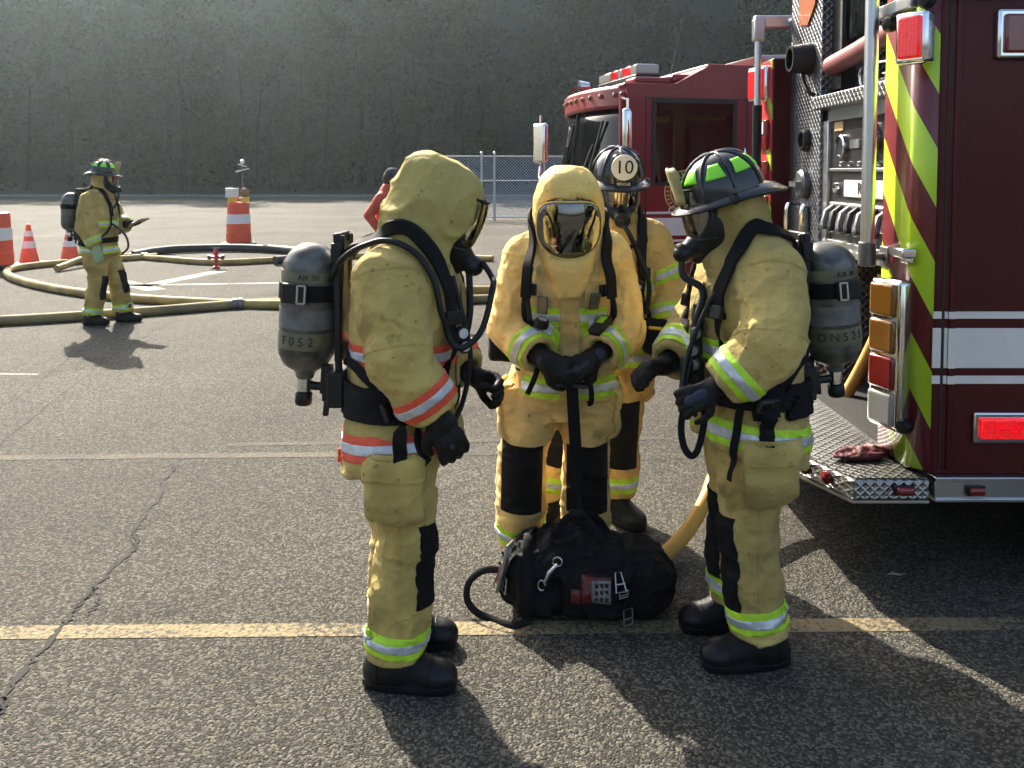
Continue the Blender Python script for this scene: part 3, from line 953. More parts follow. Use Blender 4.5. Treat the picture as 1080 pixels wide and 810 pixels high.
    b = MB(); b.bb(w(1.25, 3.9, .30), w(1.68, 5.2, .42)); b.build('tailboard_bracket', M['steel'], t)
    # recessed rear: back wall, floor step and void
    b = MB(); b.bb(w(2.30, 3.80, .5), w(2.36, 5.72, 2.95)); b.bb(w(1.66, 3.81, .51), w(2.30, 5.6, .55)); b.build('rear_recess', M['void'], t)
    b = MB(); b.bb(w(1.74, 3.81, 1.30), w(2.30, 4.83, 1.33)); b.build('panel_floor', M['alu'], t)
    # pump panel and shelves
    px = 1.775
    b = MB(); b.bb(w(px, 3.82, 1.37), w(px + .04, 4.80, 2.02)); pp = b.build('pump_panel', M['plastic'], t)
    fr = MB()
    for (a, c2) in (((px - .02, 3.80, 2.02), (px + .06, 4.84, 2.09)), ((px - .02, 4.76, 1.30), (px + .06, 4.84, 2.09)), ((px - .018, 3.82, 1.33), (px + .06, 4.84, 1.37)), ((px - .012, 3.82, 1.745), (px, 4.76, 1.762))):
        fr.bb(w(*a), w(*c2))
    fr.build('panel_frame', M['alu'], t, bevel=.004)
    b = MB(); b.bb(w(px - .08, 3.80, 2.09), w(px + .4, 4.84, 2.16)); b.build('shelf', M['diamond'], t, bevel=.004)
    def gauge(y, z, r, m=None):
        g_ = MB(); g_.lathe([(0, 0), (r, 0), (r, .02), (r * .86, .026), (r * .84, .014), (0, .014)], w(px - .001, y, z), (-1, 0, 0), 20)
        gg = g_.build('gauge', M['chrome'], pp)
        f_ = MB(); f_.lathe([(0, 0), (r * .8, 0), (r * .8, .001), (0, .002)], w(px - .017, y, z), (-1, 0, 0), 20); f_.build('dial', m or M['plastic'], gg)
    gauge(4.58, 1.88, .062); gauge(4.20, 1.90, .085)
    b = MB(); b.bb(w(px - .008, 4.36, 1.865), w(px, 4.48, 1.91)); b.build('tag_plate', M['alu'], pp)
    b = MB(); b.bb(w(px - .006, 4.58, 1.965), w(px, 4.70, 2.015)); b.build('tag_plate', mat('tan_tag', (.45, .30, .15), .5), pp)
    for k in range(6):
        b = MB(); b.lathe([(0, 0), (.013, 0), (.011, .015), (0, .018)], w(px, 4.0 + k * .12, 1.785), (-1, 0, 0), 10); b.build('knob', M['chrome'], pp)
    b = MB(); b.bb(w(px - .012, 4.02, 1.61), w(px, 4.54, 1.70)); b.build('name_plate', M['white'], pp, bevel=.006)
    lettering('plate_lettering', 'R.B I', .085, w(px - .0145, 4.27, 1.655), (0, -1, 0), (0, 0, 1), M['black'], pp)
    b = MB(); b.lathe([(0, 0), (.03, 0), (.026, .02), (0, .026)], w(px, 4.66, 1.655), (-1, 0, 0), 14); b.build('knob', M['chrome'], pp)
    b = MB(); b.bb(w(px - .03, 3.9, 1.45), w(px, 4.70, 1.58)); b.build('lever_bank', M['alu'], pp, bevel=.01)
    for k in range(7):
        b = MB(); y = 3.96 + k * .11
        b.tube([w(px - .03, y, 1.56), w(px - .07, y, 1.53), w(px - .085, y, 1.46)], [.014, .016, .02], 8); b.lathe([(0, -.02), (.024, -.01), (.026, .012), (0, .022)], w(px - .085, y, 1.45), (-1, 0, 0), 10)
        b.build('lever', M['plastic'] if k % 2 else M['steel'], pp)
    # stuff inside the upper locker
    b = MB(); b.bb(w(1.92, 3.85, 2.18), w(2.17, 4.75, 2.26)); b.bb(w(1.84, 4.45, 2.165), w(1.92, 4.55, 2.26)); b.bb(w(1.82, 4.0, 2.165), w(1.88, 4.35, 2.21)); b.build('fitting', M['steel'], t, bevel=.01)
    b = MB(); b.tube(catmull([w(1.80, 4.42, 2.17), w(1.79, 4.42, 2.26), w(1.79, 4.30, 2.28), w(1.80, 4.05, 2.27)]), .008, 8); b.build('handle', M['chrome'], t)
    b = MB(); b.tube(catmull([w(1.78, 4.78, 2.33), w(1.78, 4.4, 2.36), w(1.78, 4.0, 2.40), w(1.80, 3.80, 2.42)]), [.055] * 24 + [.05], 16); b.build('rolled_hose', M['pinkroll'], t)
    # dark rear window over the locker
    b = MB(); b.bb(w(1.82, 3.80, 2.46), w(1.85, 4.70, 2.95)); b.build('rear_window', M['cabglass'], t)
    b = MB(); b.bb(w(1.80, 4.70, 2.20), w(1.88, 4.84, 2.95)); b.build('window_post', M['black'], t)
    # tread-plate column
    b = MB(); b.bb(w(1.74, 4.84, .52), w(2.25, 5.36, 2.95)); cl = b.build('tread_plate_column', M['diamond'], t, bevel=.004)
    def port(y, z, r, deep=.05, m=None):
        p_ = MB(); p_.lathe([(r * .1, .0), (r * 1.25, .0), (r * 1.25, .012), (r, deep), (r * .82, deep), (r * .78, .012), (0, .01)], w(1.738, y, z), (-1, 0, 0), 22)
        p_.build('discharge_port', m or M['plastic'], cl)
    port(5.02, 2.40, .075, .12); port(5.05, 1.93, .055, .035); 
    p_ = MB(); p_.lathe([(0, 0), (.085, 0), (.085, .03), (.07, .045), (0, .048)], w(1.738, 5.06, 1.67), (-1, 0, 0), 22); p_.bb(w(1.66, 5.0, 1.655), w(1.70, 5.12, 1.685)); p_.build('valve_cap', M['steel'], cl)
    b = MB(); b.tube(catmull([w(1.70, 5.02, 2.36), w(1.69, 4.98, 2.27), w(1.70, 4.92, 2.20), w(1.73, 4.90, 2.18)]), .012, 8); b.build('cable', M['rubber'], cl)
    for y in (4.93, 5.20):
        b = MB(); b.tube(catmull([w(1.73, y, 1.55), w(1.68, y, 1.53), w(1.68, y, 1.36), w(1.73, y, 1.34)]), .014, 8); b.build('handle', M['chrome'], cl)
    b = MB(); b.bb(w(1.71, 4.98, 1.36), w(1.738, 5.16, 1.54)); b.build('gauge_plate', M['steel'], cl, bevel=.01)
    for k in range(3):
        b = MB(); b.lathe([(0, 0), (.03, 0), (.03, .012), (0, .014)], w(1.71, 5.02 + .05 * (k % 2), 1.50 - k * .05), (-1, 0, 0), 14); b.build('gauge', M['plastic'], cl)
    # orange panel at the top of the tread-plate column
    b = MB(); b.prism([w(1.735, 4.86, 2.95), w(1.735, 5.20, 2.95), w(1.735, 5.20, 2.62), w(1.735, 5.05, 2.60), w(1.735, 4.93, 2.70)], (-.006, 0, 0)); b.build('orange_panel', mat('orange_panel_paint', (.50, .16, .06), .35, metal=.4, coat=.4), t)
    # far corner strip, far warning light, panels with tags
    b = MB(); b.prism([w(x, y, .52) for x, y in ((1.63, 5.36), (1.63, 5.62), (1.70, 5.72), (2.36, 5.72), (2.36, 5.36))], (0, 0, 1.93)); b.build('far_corner', M['red'], t, bevel=.006)
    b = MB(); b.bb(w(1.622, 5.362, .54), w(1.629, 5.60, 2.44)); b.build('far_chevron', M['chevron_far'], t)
    light_unit(t, 'warning_light', w(1.615, 5.50, 2.30), (.35, -.94, 0), (.19, .22), M['redlit'], (-.94, -.35, 0), .06, .02)
    for z in (1.98, 1.72, 1.50):
        b = MB(); b.bb(w(1.60, 5.40, z - .10), w(1.622, 5.56, z + .09)); b.build('side_panel', M['redlens'], t, bevel=.006)
    b = MB(); b.bb(w(1.594, 5.44, 1.98), w(1.60, 5.52, 2.06)); b.build('tag_plate', M['white'], t)
    # grab rails
    b = MB(); x, y = 1.545, 3.60
    b.tube([w(x, y + .10, 3.0), w(x, y + .10, 1.37)], .029, 16); b.build('grab_rail', M['alu'], t)
    b = MB(); b.tube([w(x, y + .10, 1.44), w(x, y + .10, 1.335)], .037, 16); b.tube([w(x, y + .10, 1.375), w(1.63, y + .10, 1.375)], .018, 10); b.bb(w(1.615, y + .06, 1.33), w(1.63, y + .14, 1.42)); b.build('rail_bracket', M['steel'], t, bevel=.004)
    b = MB(); x, y = 1.55, 5.42
    b.tube([w(x, y, 1.5), w(x, y, 2.66)], .022, 12); b.build('grab_rail', M['alu'], t)
    b = MB(); b.tube([w(x, y, 1.7), w(x, y, 2.16)], .03, 12); b.build('rail_grip', M['rubber'], t)
    b = MB(); b.bb(w(x - .03, y - .03, 2.64), w(1.76, y + .03, 2.72)); b.bb(w(x - .035, y - .035, 2.56), w(x + .035, y + .035, 2.70)); b.build('rail_bracket', M['alu'], t, bevel=.01)
    # chassis, wheels
    b = MB(); b.bb(w(1.95, 3.85, .30), w(XR, 5.3, .52)); b.bb(w(1.9, 3.42, .50), w(XR, 5.7, .525)); b.build('chassis', M['void'], t)
    def wheel(x, yc, sgn):
        cc = w(x, yc, .52)
        tb_ = MB(); tb_.lathe([(.28, -.13), (.44, -.14), (.50, -.12), (.52, -.07), (.52, .07), (.50, .12), (.44, .14), (.28, .13)], cc, (0, sgn, 0), 40)
        wh = bpy.data.objects.new('wheel', None); link(wh, t)
        tb_.build('tyre', M['rubber'], wh)
        r_ = MB(); r_.lathe([(.0, .05), (.11, .06), (.12, .10), (.20, .04), (.275, .05), (.29, .131), (.28, .135)], cc, (0, sgn, 0), 32); r_.build('rim', M['chrome'], wh)
    for x in (2.62, 7.9):
        for yc, sg in ((3.64, -1), (5.48, 1)): wheel(x, yc, sg)
    # far side body and roof closing the truck
    b = MB(); b.bb(w(2.36, 5.37, .52), w(XR, 5.72, 2.95)); b.build('body_far_side', M['red'], t)
    b = MB(); b.bb(w(2.36, 3.82, 2.5), w(XR, 5.36, 2.9)); b.bb(w(2.36, 3.82, .53), w(XR, 5.36, 1.2)); b.build('hose_bed', M['void'], t)
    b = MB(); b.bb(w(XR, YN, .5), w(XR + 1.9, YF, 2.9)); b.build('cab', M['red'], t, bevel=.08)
    return t
tail = tail_engine()
# ---------------------------------------------------------------- second fire engine: cab facing left
def cab_engine():
    phi = math.radians(13)
    o = Vector((1.30, 9.45, 0))
    t = thing('fire_engine', 'red fire engine cab with roof light bar and mirrors parked behind the helmeted firefighters', 'fire engine', o, PI + phi)
    # local: +x = towards its nose, +y = left side turned to the camera -> y decreases away.  near side y=0, far side y=-2.4
    W = 2.40
    # cab shell: silhouette side profile extruded across the width, windows are real openings in the side skin
    def side(y, th, outer):
        """side skin with a window hole built from quads"""
        b = MB()
        X0, X1 = -2.5, .0
        wx0, wx1, wz0, wz1 = -1.25, -.30, 1.62, 2.50
        prof = lambda x: 2.62 if x > -.55 else (2.95 if x < -.95 else 2.62 + (-.55 - x) / .40 * .33)
        xs = [X0, -.95, -.55, X1]
        def q(x0, x1, z0, z1a, z1b): b.prism([(x0, y, z0), (x1, y, z0), (x1, y, z1b), (x0, y, z1a)], (0, -th, 0))
        q(X0, wx0, .55, 2.5, 2.5); q(wx0, wx1, .55, wz0, wz0); q(wx1, X1, .55, 2.5, 2.5)
        q(X0, -.95, 2.5, 2.93, 2.93); q(-.95, -.55, 2.5, 2.93, 2.72); q(-.55, X1 + .04, 2.5, 2.72, 2.70)
        return b
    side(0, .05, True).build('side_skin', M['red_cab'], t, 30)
    side(-W + .05, .05, False).build('side_skin', M['red_cab'], t, 30)
    b = MB(); b.bb((-2.5, -W + .03, 2.90), (-.93, -.02, 2.95)); b.prism([(-.95, -.02, 2.93), (-.55, -.02, 2.72), (-.55, -.02, 2.68), (-.95, -.02, 2.88)], (0, -W + .05, 0)); b.bb((-.56, -W + .03, 2.67), (.06, -.02, 2.72))
    b.build('roof', M['red_cab'], t, 30, bevel=.02)
    # front: curved windscreen and nose
    def front(y, z, out=0):  # bulging nose
        u = (y + W / 2) / (W / 2)
        return .30 * (1 - abs(u) ** 2.6) + out - max(0, z - 1.5) * .12
    n = 18
    def grid(z0, z1, out, ya=-W + .02, yb=-.02, nz=6):
        vs = []; fs = []
        for j in range(nz + 1):
            z = z0 + (z1 - z0) * j / nz
            for i in range(n + 1):
                y = ya + (yb - ya) * i / n
                vs.append((front(y, z, out), y, z))
        for j in range(nz):
            for i in range(n):
                a = j * (n + 1) + i; fs.append((a, a + 1, a + n + 2, a + n + 1))
        return vs, fs
    b = MB(); v, f = grid(.55, 1.58, .05); b.add(v, f); v, f = grid(2.45, 2.70, .05); b.add(v, f)
    fo = b.build('nose', M['red_cab'], t, 40, fix=False); so = fo.modifiers.new('thickness', 'SOLIDIFY'); so.thickness = .05; so.offset = 0
    b = MB(); v, f = grid(1.57, 2.46, .03); b.add(v, f)
    wo = b.build('windscreen', M['cabglass'], t, 60, fix=False); so = wo.modifiers.new('thickness', 'SOLIDIFY'); so.thickness = .012
    for y in (-.10, -W + .10, -W / 2):
        b = MB(); b.tube([(front(y, z, .035), y, z) for z in (1.56, 2.0, 2.47)], .035 if y != -W / 2 else .018, 8); b.build('windscreen_pillar', M['red_cab'] if y != -W / 2 else M['black'], t)
    b = MB(); b.bb((-.06, -.03, 1.5), (.10, -.10, 2.62)); b.build('corner_post', M['red_cab'], t, bevel=.02)
    for y in (-.75, -1.6):
        b = MB(); b.tube([(front(y, 1.6, .09), y, 1.60), (front(y + .2, 2.0, .07), y + .22, 2.05)], .014, 6); b.tube([(front(y + .2, 1.8, .055), y + .12, 1.74), (front(y + .3, 2.3, .055), y + .34, 2.32)], .016, 6); b.build('wiper', M['black'], t)
    # headlights / grille / bumper
    for y in (-.32, -W + .32):
        light_unit(t, 'headlight', (front(y, 1.0, .06), y, .98), (0, 1, 0), (.42, .26), M['clearlens'], (1, 0, 0), .05, .03)
    b = MB(); b.bb((.38, -1.6, .7), (.42, -.8, 1.3)); b.build('grille', M['chrome'], t, bevel=.01)
    b = MB(); b.bb((-.1, -W - .02, .38), (.62, .02, .62)); b.build('bumper', M['chrome'], t, bevel=.03)
    # door: outline seams, glass, handle
    dx0, dx1 = -1.42, -.18
    b = MB()
    for (a, c) in (((dx0, .001, .75), (dx0 + .015, .004, 2.56)), ((dx1 - .015, .001, .75), (dx1, .004, 2.56)), ((dx0, .001, 2.545), (dx1, .004, 2.56))): b.bb(a, c)
    b.build('door_seam', M['black'], t)
    b = MB(); b.bb((-1.25, -.03, 1.62), (-.30, -.02, 2.50)); g_ = b.build('door_window', M['cabglass'], t)
    b = MB()
    for (a, c) in (((-1.29, .002, 1.585), (-1.25, .012, 2.54)), ((-.30, .002, 1.585), (-.26, .012, 2.54)), ((-1.25, .002, 2.50), (-.30, .012, 2.54)), ((-1.25, .002, 1.585), (-.30, .012, 1.62))): b.bb(a, c)
    b.build('window_frame', M['black'], g_, bevel=.003)
    b = MB(); b.tube(catmull([(-1.36, .01, 2.0), (-1.36, .06, 1.97), (-1.36, .06, 1.70), (-1.36, .01, 1.67)]), .014, 8); b.build('handle', M['chrome'], t)
    b = MB(); b.tube([(-1.56, .06, 1.2), (-1.56, .06, 2.2)], .018, 10); b.tube([(-1.56, 0, 1.22), (-1.56, .06, 1.22)], .015, 8); b.tube([(-1.56, 0, 2.18), (-1.56, .06, 2.18)], .015, 8); b.build('grab_rail', M['chrome'], t)
    # stripes on the side
    for z0, z1 in ((1.02, 1.22), (.95, .975), (1.265, 1.29)):
        b = MB(); b.bb((dx0 + .02, .001, z0), (dx1 - .02, .004, z1)); b.bb((-2.49, .001, z0), (dx0 - .005, .004, z1)); b.bb((dx1 + .005, .001, z0), (-.01, .004, z1)); b.build('stripe', M['white'], t)
    b = MB(); b.bb((-2.38, -W + .06, .9), (-1.27, -W + .10, 2.85)); b.bb((-2.38, -.09, .9), (-1.27, -.06, 2.85)); b.bb((-2.38, -W + .1, 2.84), (-.95, -.1, 2.88)); b.bb((-.95, -W + .1, 2.60), (-.1, -.1, 2.64)); b.build('interior_shade_lining', M['void'], t)  # near-black sheets added so the cab interior reads as shaded
    # crest on the door
    cx, cz = -.66, 1.505
    cr = MB()
    def ring(r0, r1, n=40, off=.0045, gap=False):
        vs = []; fs = []
        for k in range(n):
            a = 2 * PI * k / n
            for r in (r0, r1): vs.append((cx + r * math.cos(a), off, cz + r * math.sin(a)))
        for k in range(n):
            if gap and k % 2: continue
            k2 = (k + 1) % n; fs.append((2 * k, 2 * k2, 2 * k2 + 1, 2 * k + 1))
        cr.add(vs, fs)
    ring(.235, .25); ring(.165, .18); ring(.19, .225, 56, .0045, True); ring(.09, .13)
    c_ = cr.build('crest', M['gold'], t, fix=False); so = c_.modifiers.new('thickness', 'SOLIDIFY'); so.thickness = .002
    lettering('crest_letter', 'C', .15, (cx, .006, cz), (-1, 0, 0), (0, 0, 1), M['gold'], c_)
    lettering('door_lettering', 'OWLEE', .12, (cx + .0, .006, 1.27 - .0 + .05 - .02), (-1, 0, 0), (0, 0, 1), M['white'], t)
    # interior: seats, yellow grab frame, dark trim (seen through the glass)
    b = MB(); b.bb((-2.45, -W + .06, .9), (.05, -.06, 1.3)); b.build('cab_floor', M['void'], t)
    b = MB(); b.bb((-2.45, -W + .06, 1.3), (-2.38, -.06, 2.88)); b.build('cab_rear_wall', M['void'], t)
    for y in (-.55, -1.85):
        s = MB(); s.bb((-1.15, y - .24, 1.3), (-.62, y + .24, 1.52)); s.bb((-1.2, y - .24, 1.5), (-1.06, y + .24, 2.3)); s.build('seat', M['plastic'], t, bevel=.04)
    b = MB(); b.bb((-.70, -.16, 1.62), (-.58, -.11, 2.48)); b.bb((-1.22, -.16, 2.33), (-.70, -.13, 2.38)); b.bb((-.34, -.22, 2.3), (-.54, -.17, 2.36)); b.build('reflective_pillar', mat('dull_lime_panel', (.75, .78, .12), .5), t)
    b = MB(); b.bb((-.36, -1.0, 1.3), (-.1, -.3, 1.72)); b.lathe([(.20, 0), (.22, .02), (.20, .04)], (-.42, -.6, 1.72), (-.8, 0, .6), 20); b.build('dashboard', M['plastic'], t)
    # mirrors
    def mirror(y, sg):
        m = MB(); ym = y + sg * .30
        xb = .14 if sg > 0 else .30
        m.tube(catmull([(xb - .08, y, 1.62), (xb + .02, y + sg * .10, 1.60), (xb + .02, y + sg * .26, 1.66), (xb, ym, 1.80)]), .022, 8)
        m.tube([(xb, ym, 1.80), (xb, ym, 2.52)], .014, 8)
        if sg > 0: m.tube([(xb, ym, 2.50), (xb - .05, y, 2.55)], .016, 8)
        a = m.build('mirror_arm', M['chrome'], t)
        rot = Euler((0, 0, sg * math.radians(-28))).to_matrix()
        h = MB(); h.box((xb, ym, 2.13), (.05, .13, .28), rot); hh = h.build('mirror', M['chrome'], t, bevel=.045, bseg=4)
        g = MB(); g.box(Vector((xb, ym, 2.13)) + rot @ Vector((-.052, 0, 0)), (.003, .10, .24), rot); g.build('mirror_glass', M['mirror'], hh)
    mirror(0, 1); mirror(-W, -1)
    # light bar on the roof, front lamps
    b = MB(); b.bb((-.52, -1.75, 2.80), (-.22, -.40, 2.86)); b.bb((-.45, -1.5, 2.70), (-.30, -1.4, 2.82)); b.bb((-.45, -.75, 2.70), (-.30, -.65, 2.82)); lb = b.build('light_bar', M['plastic'], t, bevel=.01)
    segs = [('clearlens', -1.75, -1.30), ('reddim', -1.29, -1.05), ('clearlens', -1.04, -.90), ('redlit', -.89, -.62), ('clearlens', -.61, -.40)]
    for mm, y0, y1 in segs:
        q = MB(); q.bb((-.51, y0, 2.86), (-.23, y1, 2.98)); q.build('lens', M[mm], lb, bevel=.02)
    b = MB(); b.lathe([(0, 0), (.10, .01), (.12, .06), (.12, .14), (0, .16)], (-.05, -1.9, 2.72), (0, 0, 1), 20); b.build('beacon', M['redlens'], t)
    b = MB(); b.lathe([(0, 0), (.07, .01), (.09, .14), (0, .16)], (-.02, -1.5, 2.80), (1, 0, 0), 16); b.build('siren', M['chrome'], t)
    for k in range(9):
        b = MB(); y = -.25 - k * .235
        b.lathe([(0, 0), (.03, .0), (.026, .03), (0, .04)], (front(y, 2.6, .075), y, 2.60), (1, 0, .1), 10); b.build('clearance_light', M['amberlens'], t)
    b = MB(); b.bb((-.55, -.45, 2.72), (-.10, -.12, 2.80)); b.bb((-.95, -.45, 2.75), (-.55, -.12, 2.84)); b.build('roof_box', M['red_cab'], t, bevel=.03)
    b = MB(); b.tube([(-.62, -.35, 2.8), (-.78, -.35, 3.5)], [.008, .003], 6); b.build('antenna', M['black'], t)
    # roof bulge further back, body behind the cab
    b = MB(); b.prism([(-1.9, -.25, 2.94), (-1.7, -.25, 3.10), (-2.5, -.25, 3.14), (-2.5, -.25, 2.94)], (0, -1.9, 0)); b.build('roof_box', mat('pale_roof_unit', (.42, .38, .38), .4), t, bevel=.02)
    b = MB(); b.bb((-8.2, -W, .55), (-2.6, 0, 2.85)); b.build('rear_body', M['red_cab'], t, bevel=.03)
    for z0, z1 in ((1.02, 1.22), (.95, .975)):
        b = MB(); b.bb((-8.1, .001, z0), (-2.7, .004, z1)); b.build('stripe', M['white'], t)
    b = MB(); b.bb((-8.0, -W + .2, .4), (.2, -.2, .56)); b.build('chassis', M['void'], t)
    for x in (-.62 - .9, -6.2):
        for y, sg in ((-.17, 1), (-W + .17, -1)):
            wh = bpy.data.objects.new('wheel', None); link(wh, t)
            q = MB(); q.lathe([(.28, -.13), (.44, -.14), (.50, -.12), (.52, -.07), (.52, .07), (.50, .12), (.44, .14), (.28, .13)], (x, y + sg * .05, .52), (0, sg, 0), 32); q.build('tyre', M['rubber'], wh)
            q = MB(); q.lathe([(.0, .05), (.11, .06), (.12, .10), (.20, .04), (.275, .05), (.29, .131)], (x, y + sg * .05, .52), (0, sg, 0), 24); q.build('rim', M['chrome'], wh)
cab_engine()
# ---------------------------------------------------------------- people
V3 = lambda *a: np.array(a, dtype=np.float32)
def lerp(a, b, t): return A(a) * (1 - t) + A(b) * t
def nrm(v): v = A(v); return v / np.linalg.norm(v)

def head_frame(pitch, yaw=0.0, roll=0.0):
    f = V3(math.cos(pitch) * math.cos(yaw), math.cos(pitch) * math.sin(yaw), -math.sin(pitch))
    return frame(f, (0, math.sin(roll), math.cos(roll)))

def body_mesh(J, parent, h, skin):
    Hc, R = A(J['head']), J['HR']
    neck = A(J['neck'])
    def hp(x, y, z): return Hc + R @ V3(x, y, z)
    def fn(P):
        d = secs(P, [(z, cx, cy, rx * .72, ry * .72) for (z, cx, cy, rx, ry) in J['torso'] if z > .9], 2.2)
        d = smin(d, ell(P, (J['pelvis'][0], J['pelvis'][1], .93), (.11, .14, .10)), .05)
        d = smin(d, cap(P, neck, hp(-.02, 0, -.06), .065, .055), .03)
        for s in 'RL':
            d = smin(d, chain(P, [J['sh' + s], J['el' + s], J['wr' + s]], [.055, .045, .03]), .03)
            d = smin(d, chain(P, [J['hip' + s], J['kn' + s], J['an' + s]], [.085, .055, .042]), .03)
            d = smin(d, cap(P, A(J['an' + s]) + V3(0, 0, -.03), A(J['an' + s]) + V3(J['toe' + s][0], J['toe' + s][1], 0) * .14 + V3(0, 0, -.055), .036, .026), .02)
            w = A(J['wr' + s]); hd = nrm(J['hd' + s])
            d = smin(d, cap(P, w, w + hd * .10, .028, .022), .02)
        # head and face
        q = (P - Hc) @ R
        e = ell(q, (-.01, 0, .02), (.098, .078, .112))
        e = smin(e, ell(q, (.035, 0, -.055), (.055, .052, .062)), .03)
        e = smin(e, cap(q, (.088, 0, .022), (.112, 0, -.018), .009, .014), .012)
        e = smax(e, -ell(q, (.104, .032, .024), (.018, .020, .013)), .008)
        e = smax(e, -ell(q, (.104, -.032, .024), (.018, .020, .013)), .008)
        e = smin(e, ell(q, (.082, .031, .022), (.013, .014, .012)), .002)
        e = smin(e, ell(q, (.082, -.031, .022), (.013, .014, .012)), .002)
        e = smin(e, ell(q, (.088, 0, -.050), (.012, .024, .006)), .005)
        e = smin(e, ell(q, (.086, 0, -.062), (.012, .020, .006)), .005)
        e = smin(e, ell(q, (-.01, .082, .0), (.020, .010, .030)), .006)
        e = smin(e, ell(q, (-.01, -.082, .0), (.020, .010, .030)), .006)
        return smin(d, e, .02)
    v, q = surface(fn, J['lo'], J['hi'], h)
    v = relax(v, q, 1)
    o = np_mesh('body', v, q, [M['undersuit'], M['skin']], parent)
    fc = v[q].mean(1); hq = (fc - Hc) @ R
    mi = ((ln(hq) < .17) & (hq[:, 2] > -.13)).astype(np.int32)
    o.data.polygons.foreach_set('material_index', mi)
    return o

def glove(parent, wrist, elbow, hd, side, palm_n, curl, h=.004, m=None, cuff=True, splay=.18, sc=1.0):
    """five separate gloved fingers; hd = finger direction, palm_n = normal pointing out of the palm"""
    w = A(wrist); f = nrm(hd); n = A(palm_n); n = n - f * float(n @ f); n = nrm(n)
    s = np.cross(n, f) * side            # towards the thumb
    R = np.stack([f, s, n], 1)
    r0 = .0155 * sc
    F = []
    for i, (o, L) in enumerate(((.034, .95), (.011, 1.05), (-.013, .98), (-.036, .78))):
        b = w + f * .098 * sc + s * o * sc
        a = [curl[0], curl[0] + curl[1], curl[0] + curl[1] + curl[2] * .8]
        pts = [b - f * .02]; p = b; pts.append(p)
        sp = o * splay / .034
        for k, l in enumerate((.042, .028, .022)):
            d = f * math.cos(a[k]) + n * math.sin(a[k]) + s * sp * .5 * math.cos(a[k])
            p = p + nrm(d) * l * L * sc; pts.append(p)
        F.append(pts)
    tb = w + f * .035 * sc + s * .030 * sc
    t1 = tb + nrm(f * .55 + s * .75 + n * .35) * .045 * sc
    t2 = t1 + nrm(f * .9 + s * .25 + n * .5) * .032 * sc
    t3 = t2 + nrm(f * .85 + s * -.1 + n * .6) * .024 * sc
    e = nrm(A(elbow) - w)
    def fn(P):
        d = rbox(P, w + f * .055 * sc, (.052 * sc, .044 * sc, .020 * sc), .018 * sc, R)
        for pts in F:
            d = smin(d, chain(P, pts, [r0, r0 * 1.02, r0, r0 * .93, r0 * .8]), .005)
        d = smin(d, chain(P, [tb, t1, t2, t3], [r0 * 1.25, r0 * 1.1, r0, r0 * .85]), .010)
        d = smin(d, cap(P, w + f * .02 * sc, w + e * .06, .034 * sc, .047 * sc), .02)
        return d
    pts = np.array([w + e * .11] + [p for a in F for p in a] + [t1, t2, t3])
    o = sdf_obj('glove', fn, pts.min(0) - .06, pts.max(0) + .06, h, m or M['leather'], parent,
                lambda v: folds(v, (40, 40, 40), side * 5.0, (), .0018, 1.0) - vn(v * 4.3) * 0, 1)
    return o

def boot(parent, an, toe, h, name='boot'):
    an = A(an); t = nrm((toe[0], toe[1], 0)); g = V3(an[0], an[1], 0)
    l = np.cross(V3(0, 0, 1), t)
    R = np.stack([t, l, V3(0, 0, 1)], 1)
    def fn(P):
        q = (P - g) @ R
        d = cap(q, (-.055, 0, .05), (.08, 0, .05), .052, .050)
        d = smin(d, ell(q, (.145, 0, .048), (.072, .058, .050)), .03)
        d = smin(d, cap(q, (-.015, 0, .08), (-.012, 0, .165), .066, .074), .05)
        d = smin(d, cap(q, (.02, 0, .10), (.09, 0, .07), .05, .045), .03)
        d = smax(d, .004 - q[:, 2], .006)
        s = rbox(q, (.052, 0, .020), (.158, .056, .018), .012)
        sl = smax(s, ell(q, (.052, 0, .02), (.172, .064, .2)), .01)
        return np.minimum(d, sl)
    pts = np.array([g - t * .13 - l * .1, g + t * .26 + l * .1, g - t * .13 + l * .1, g + t * .26 - l * .1])
    lo = pts.min(0); hi = pts.max(0); lo[2] = -.01; hi[2] = .37
    bo = sdf_obj(name, fn, lo, hi, h, M['leather'], parent, lambda v: folds(v, (14, 14, 26), 2.0, [(an + V3(.03, 0, .02), .08)], .004, .25) * np.clip(v[:, 2] * 18 - .8, 0, 1), 1)
    if h < .01:
        patch(bo, 'sole', [((0, 0, .030), (0, 0, 1))], M['rubber'], bo, .005, .003)
        patch(bo, 'toe_cap', [(g + t * .135, -t), ((0, 0, .028), (0, 0, -1)), ((0, 0, .12), (0, 0, 1))], M['rubber'], bo, .003, .002)
        patch(bo, 'heel_counter', [(g - t * .045, t), ((0, 0, .028), (0, 0, -1)), ((0, 0, .12), (0, 0, 1))], M['rubber'], bo, .003, .002)
    return bo

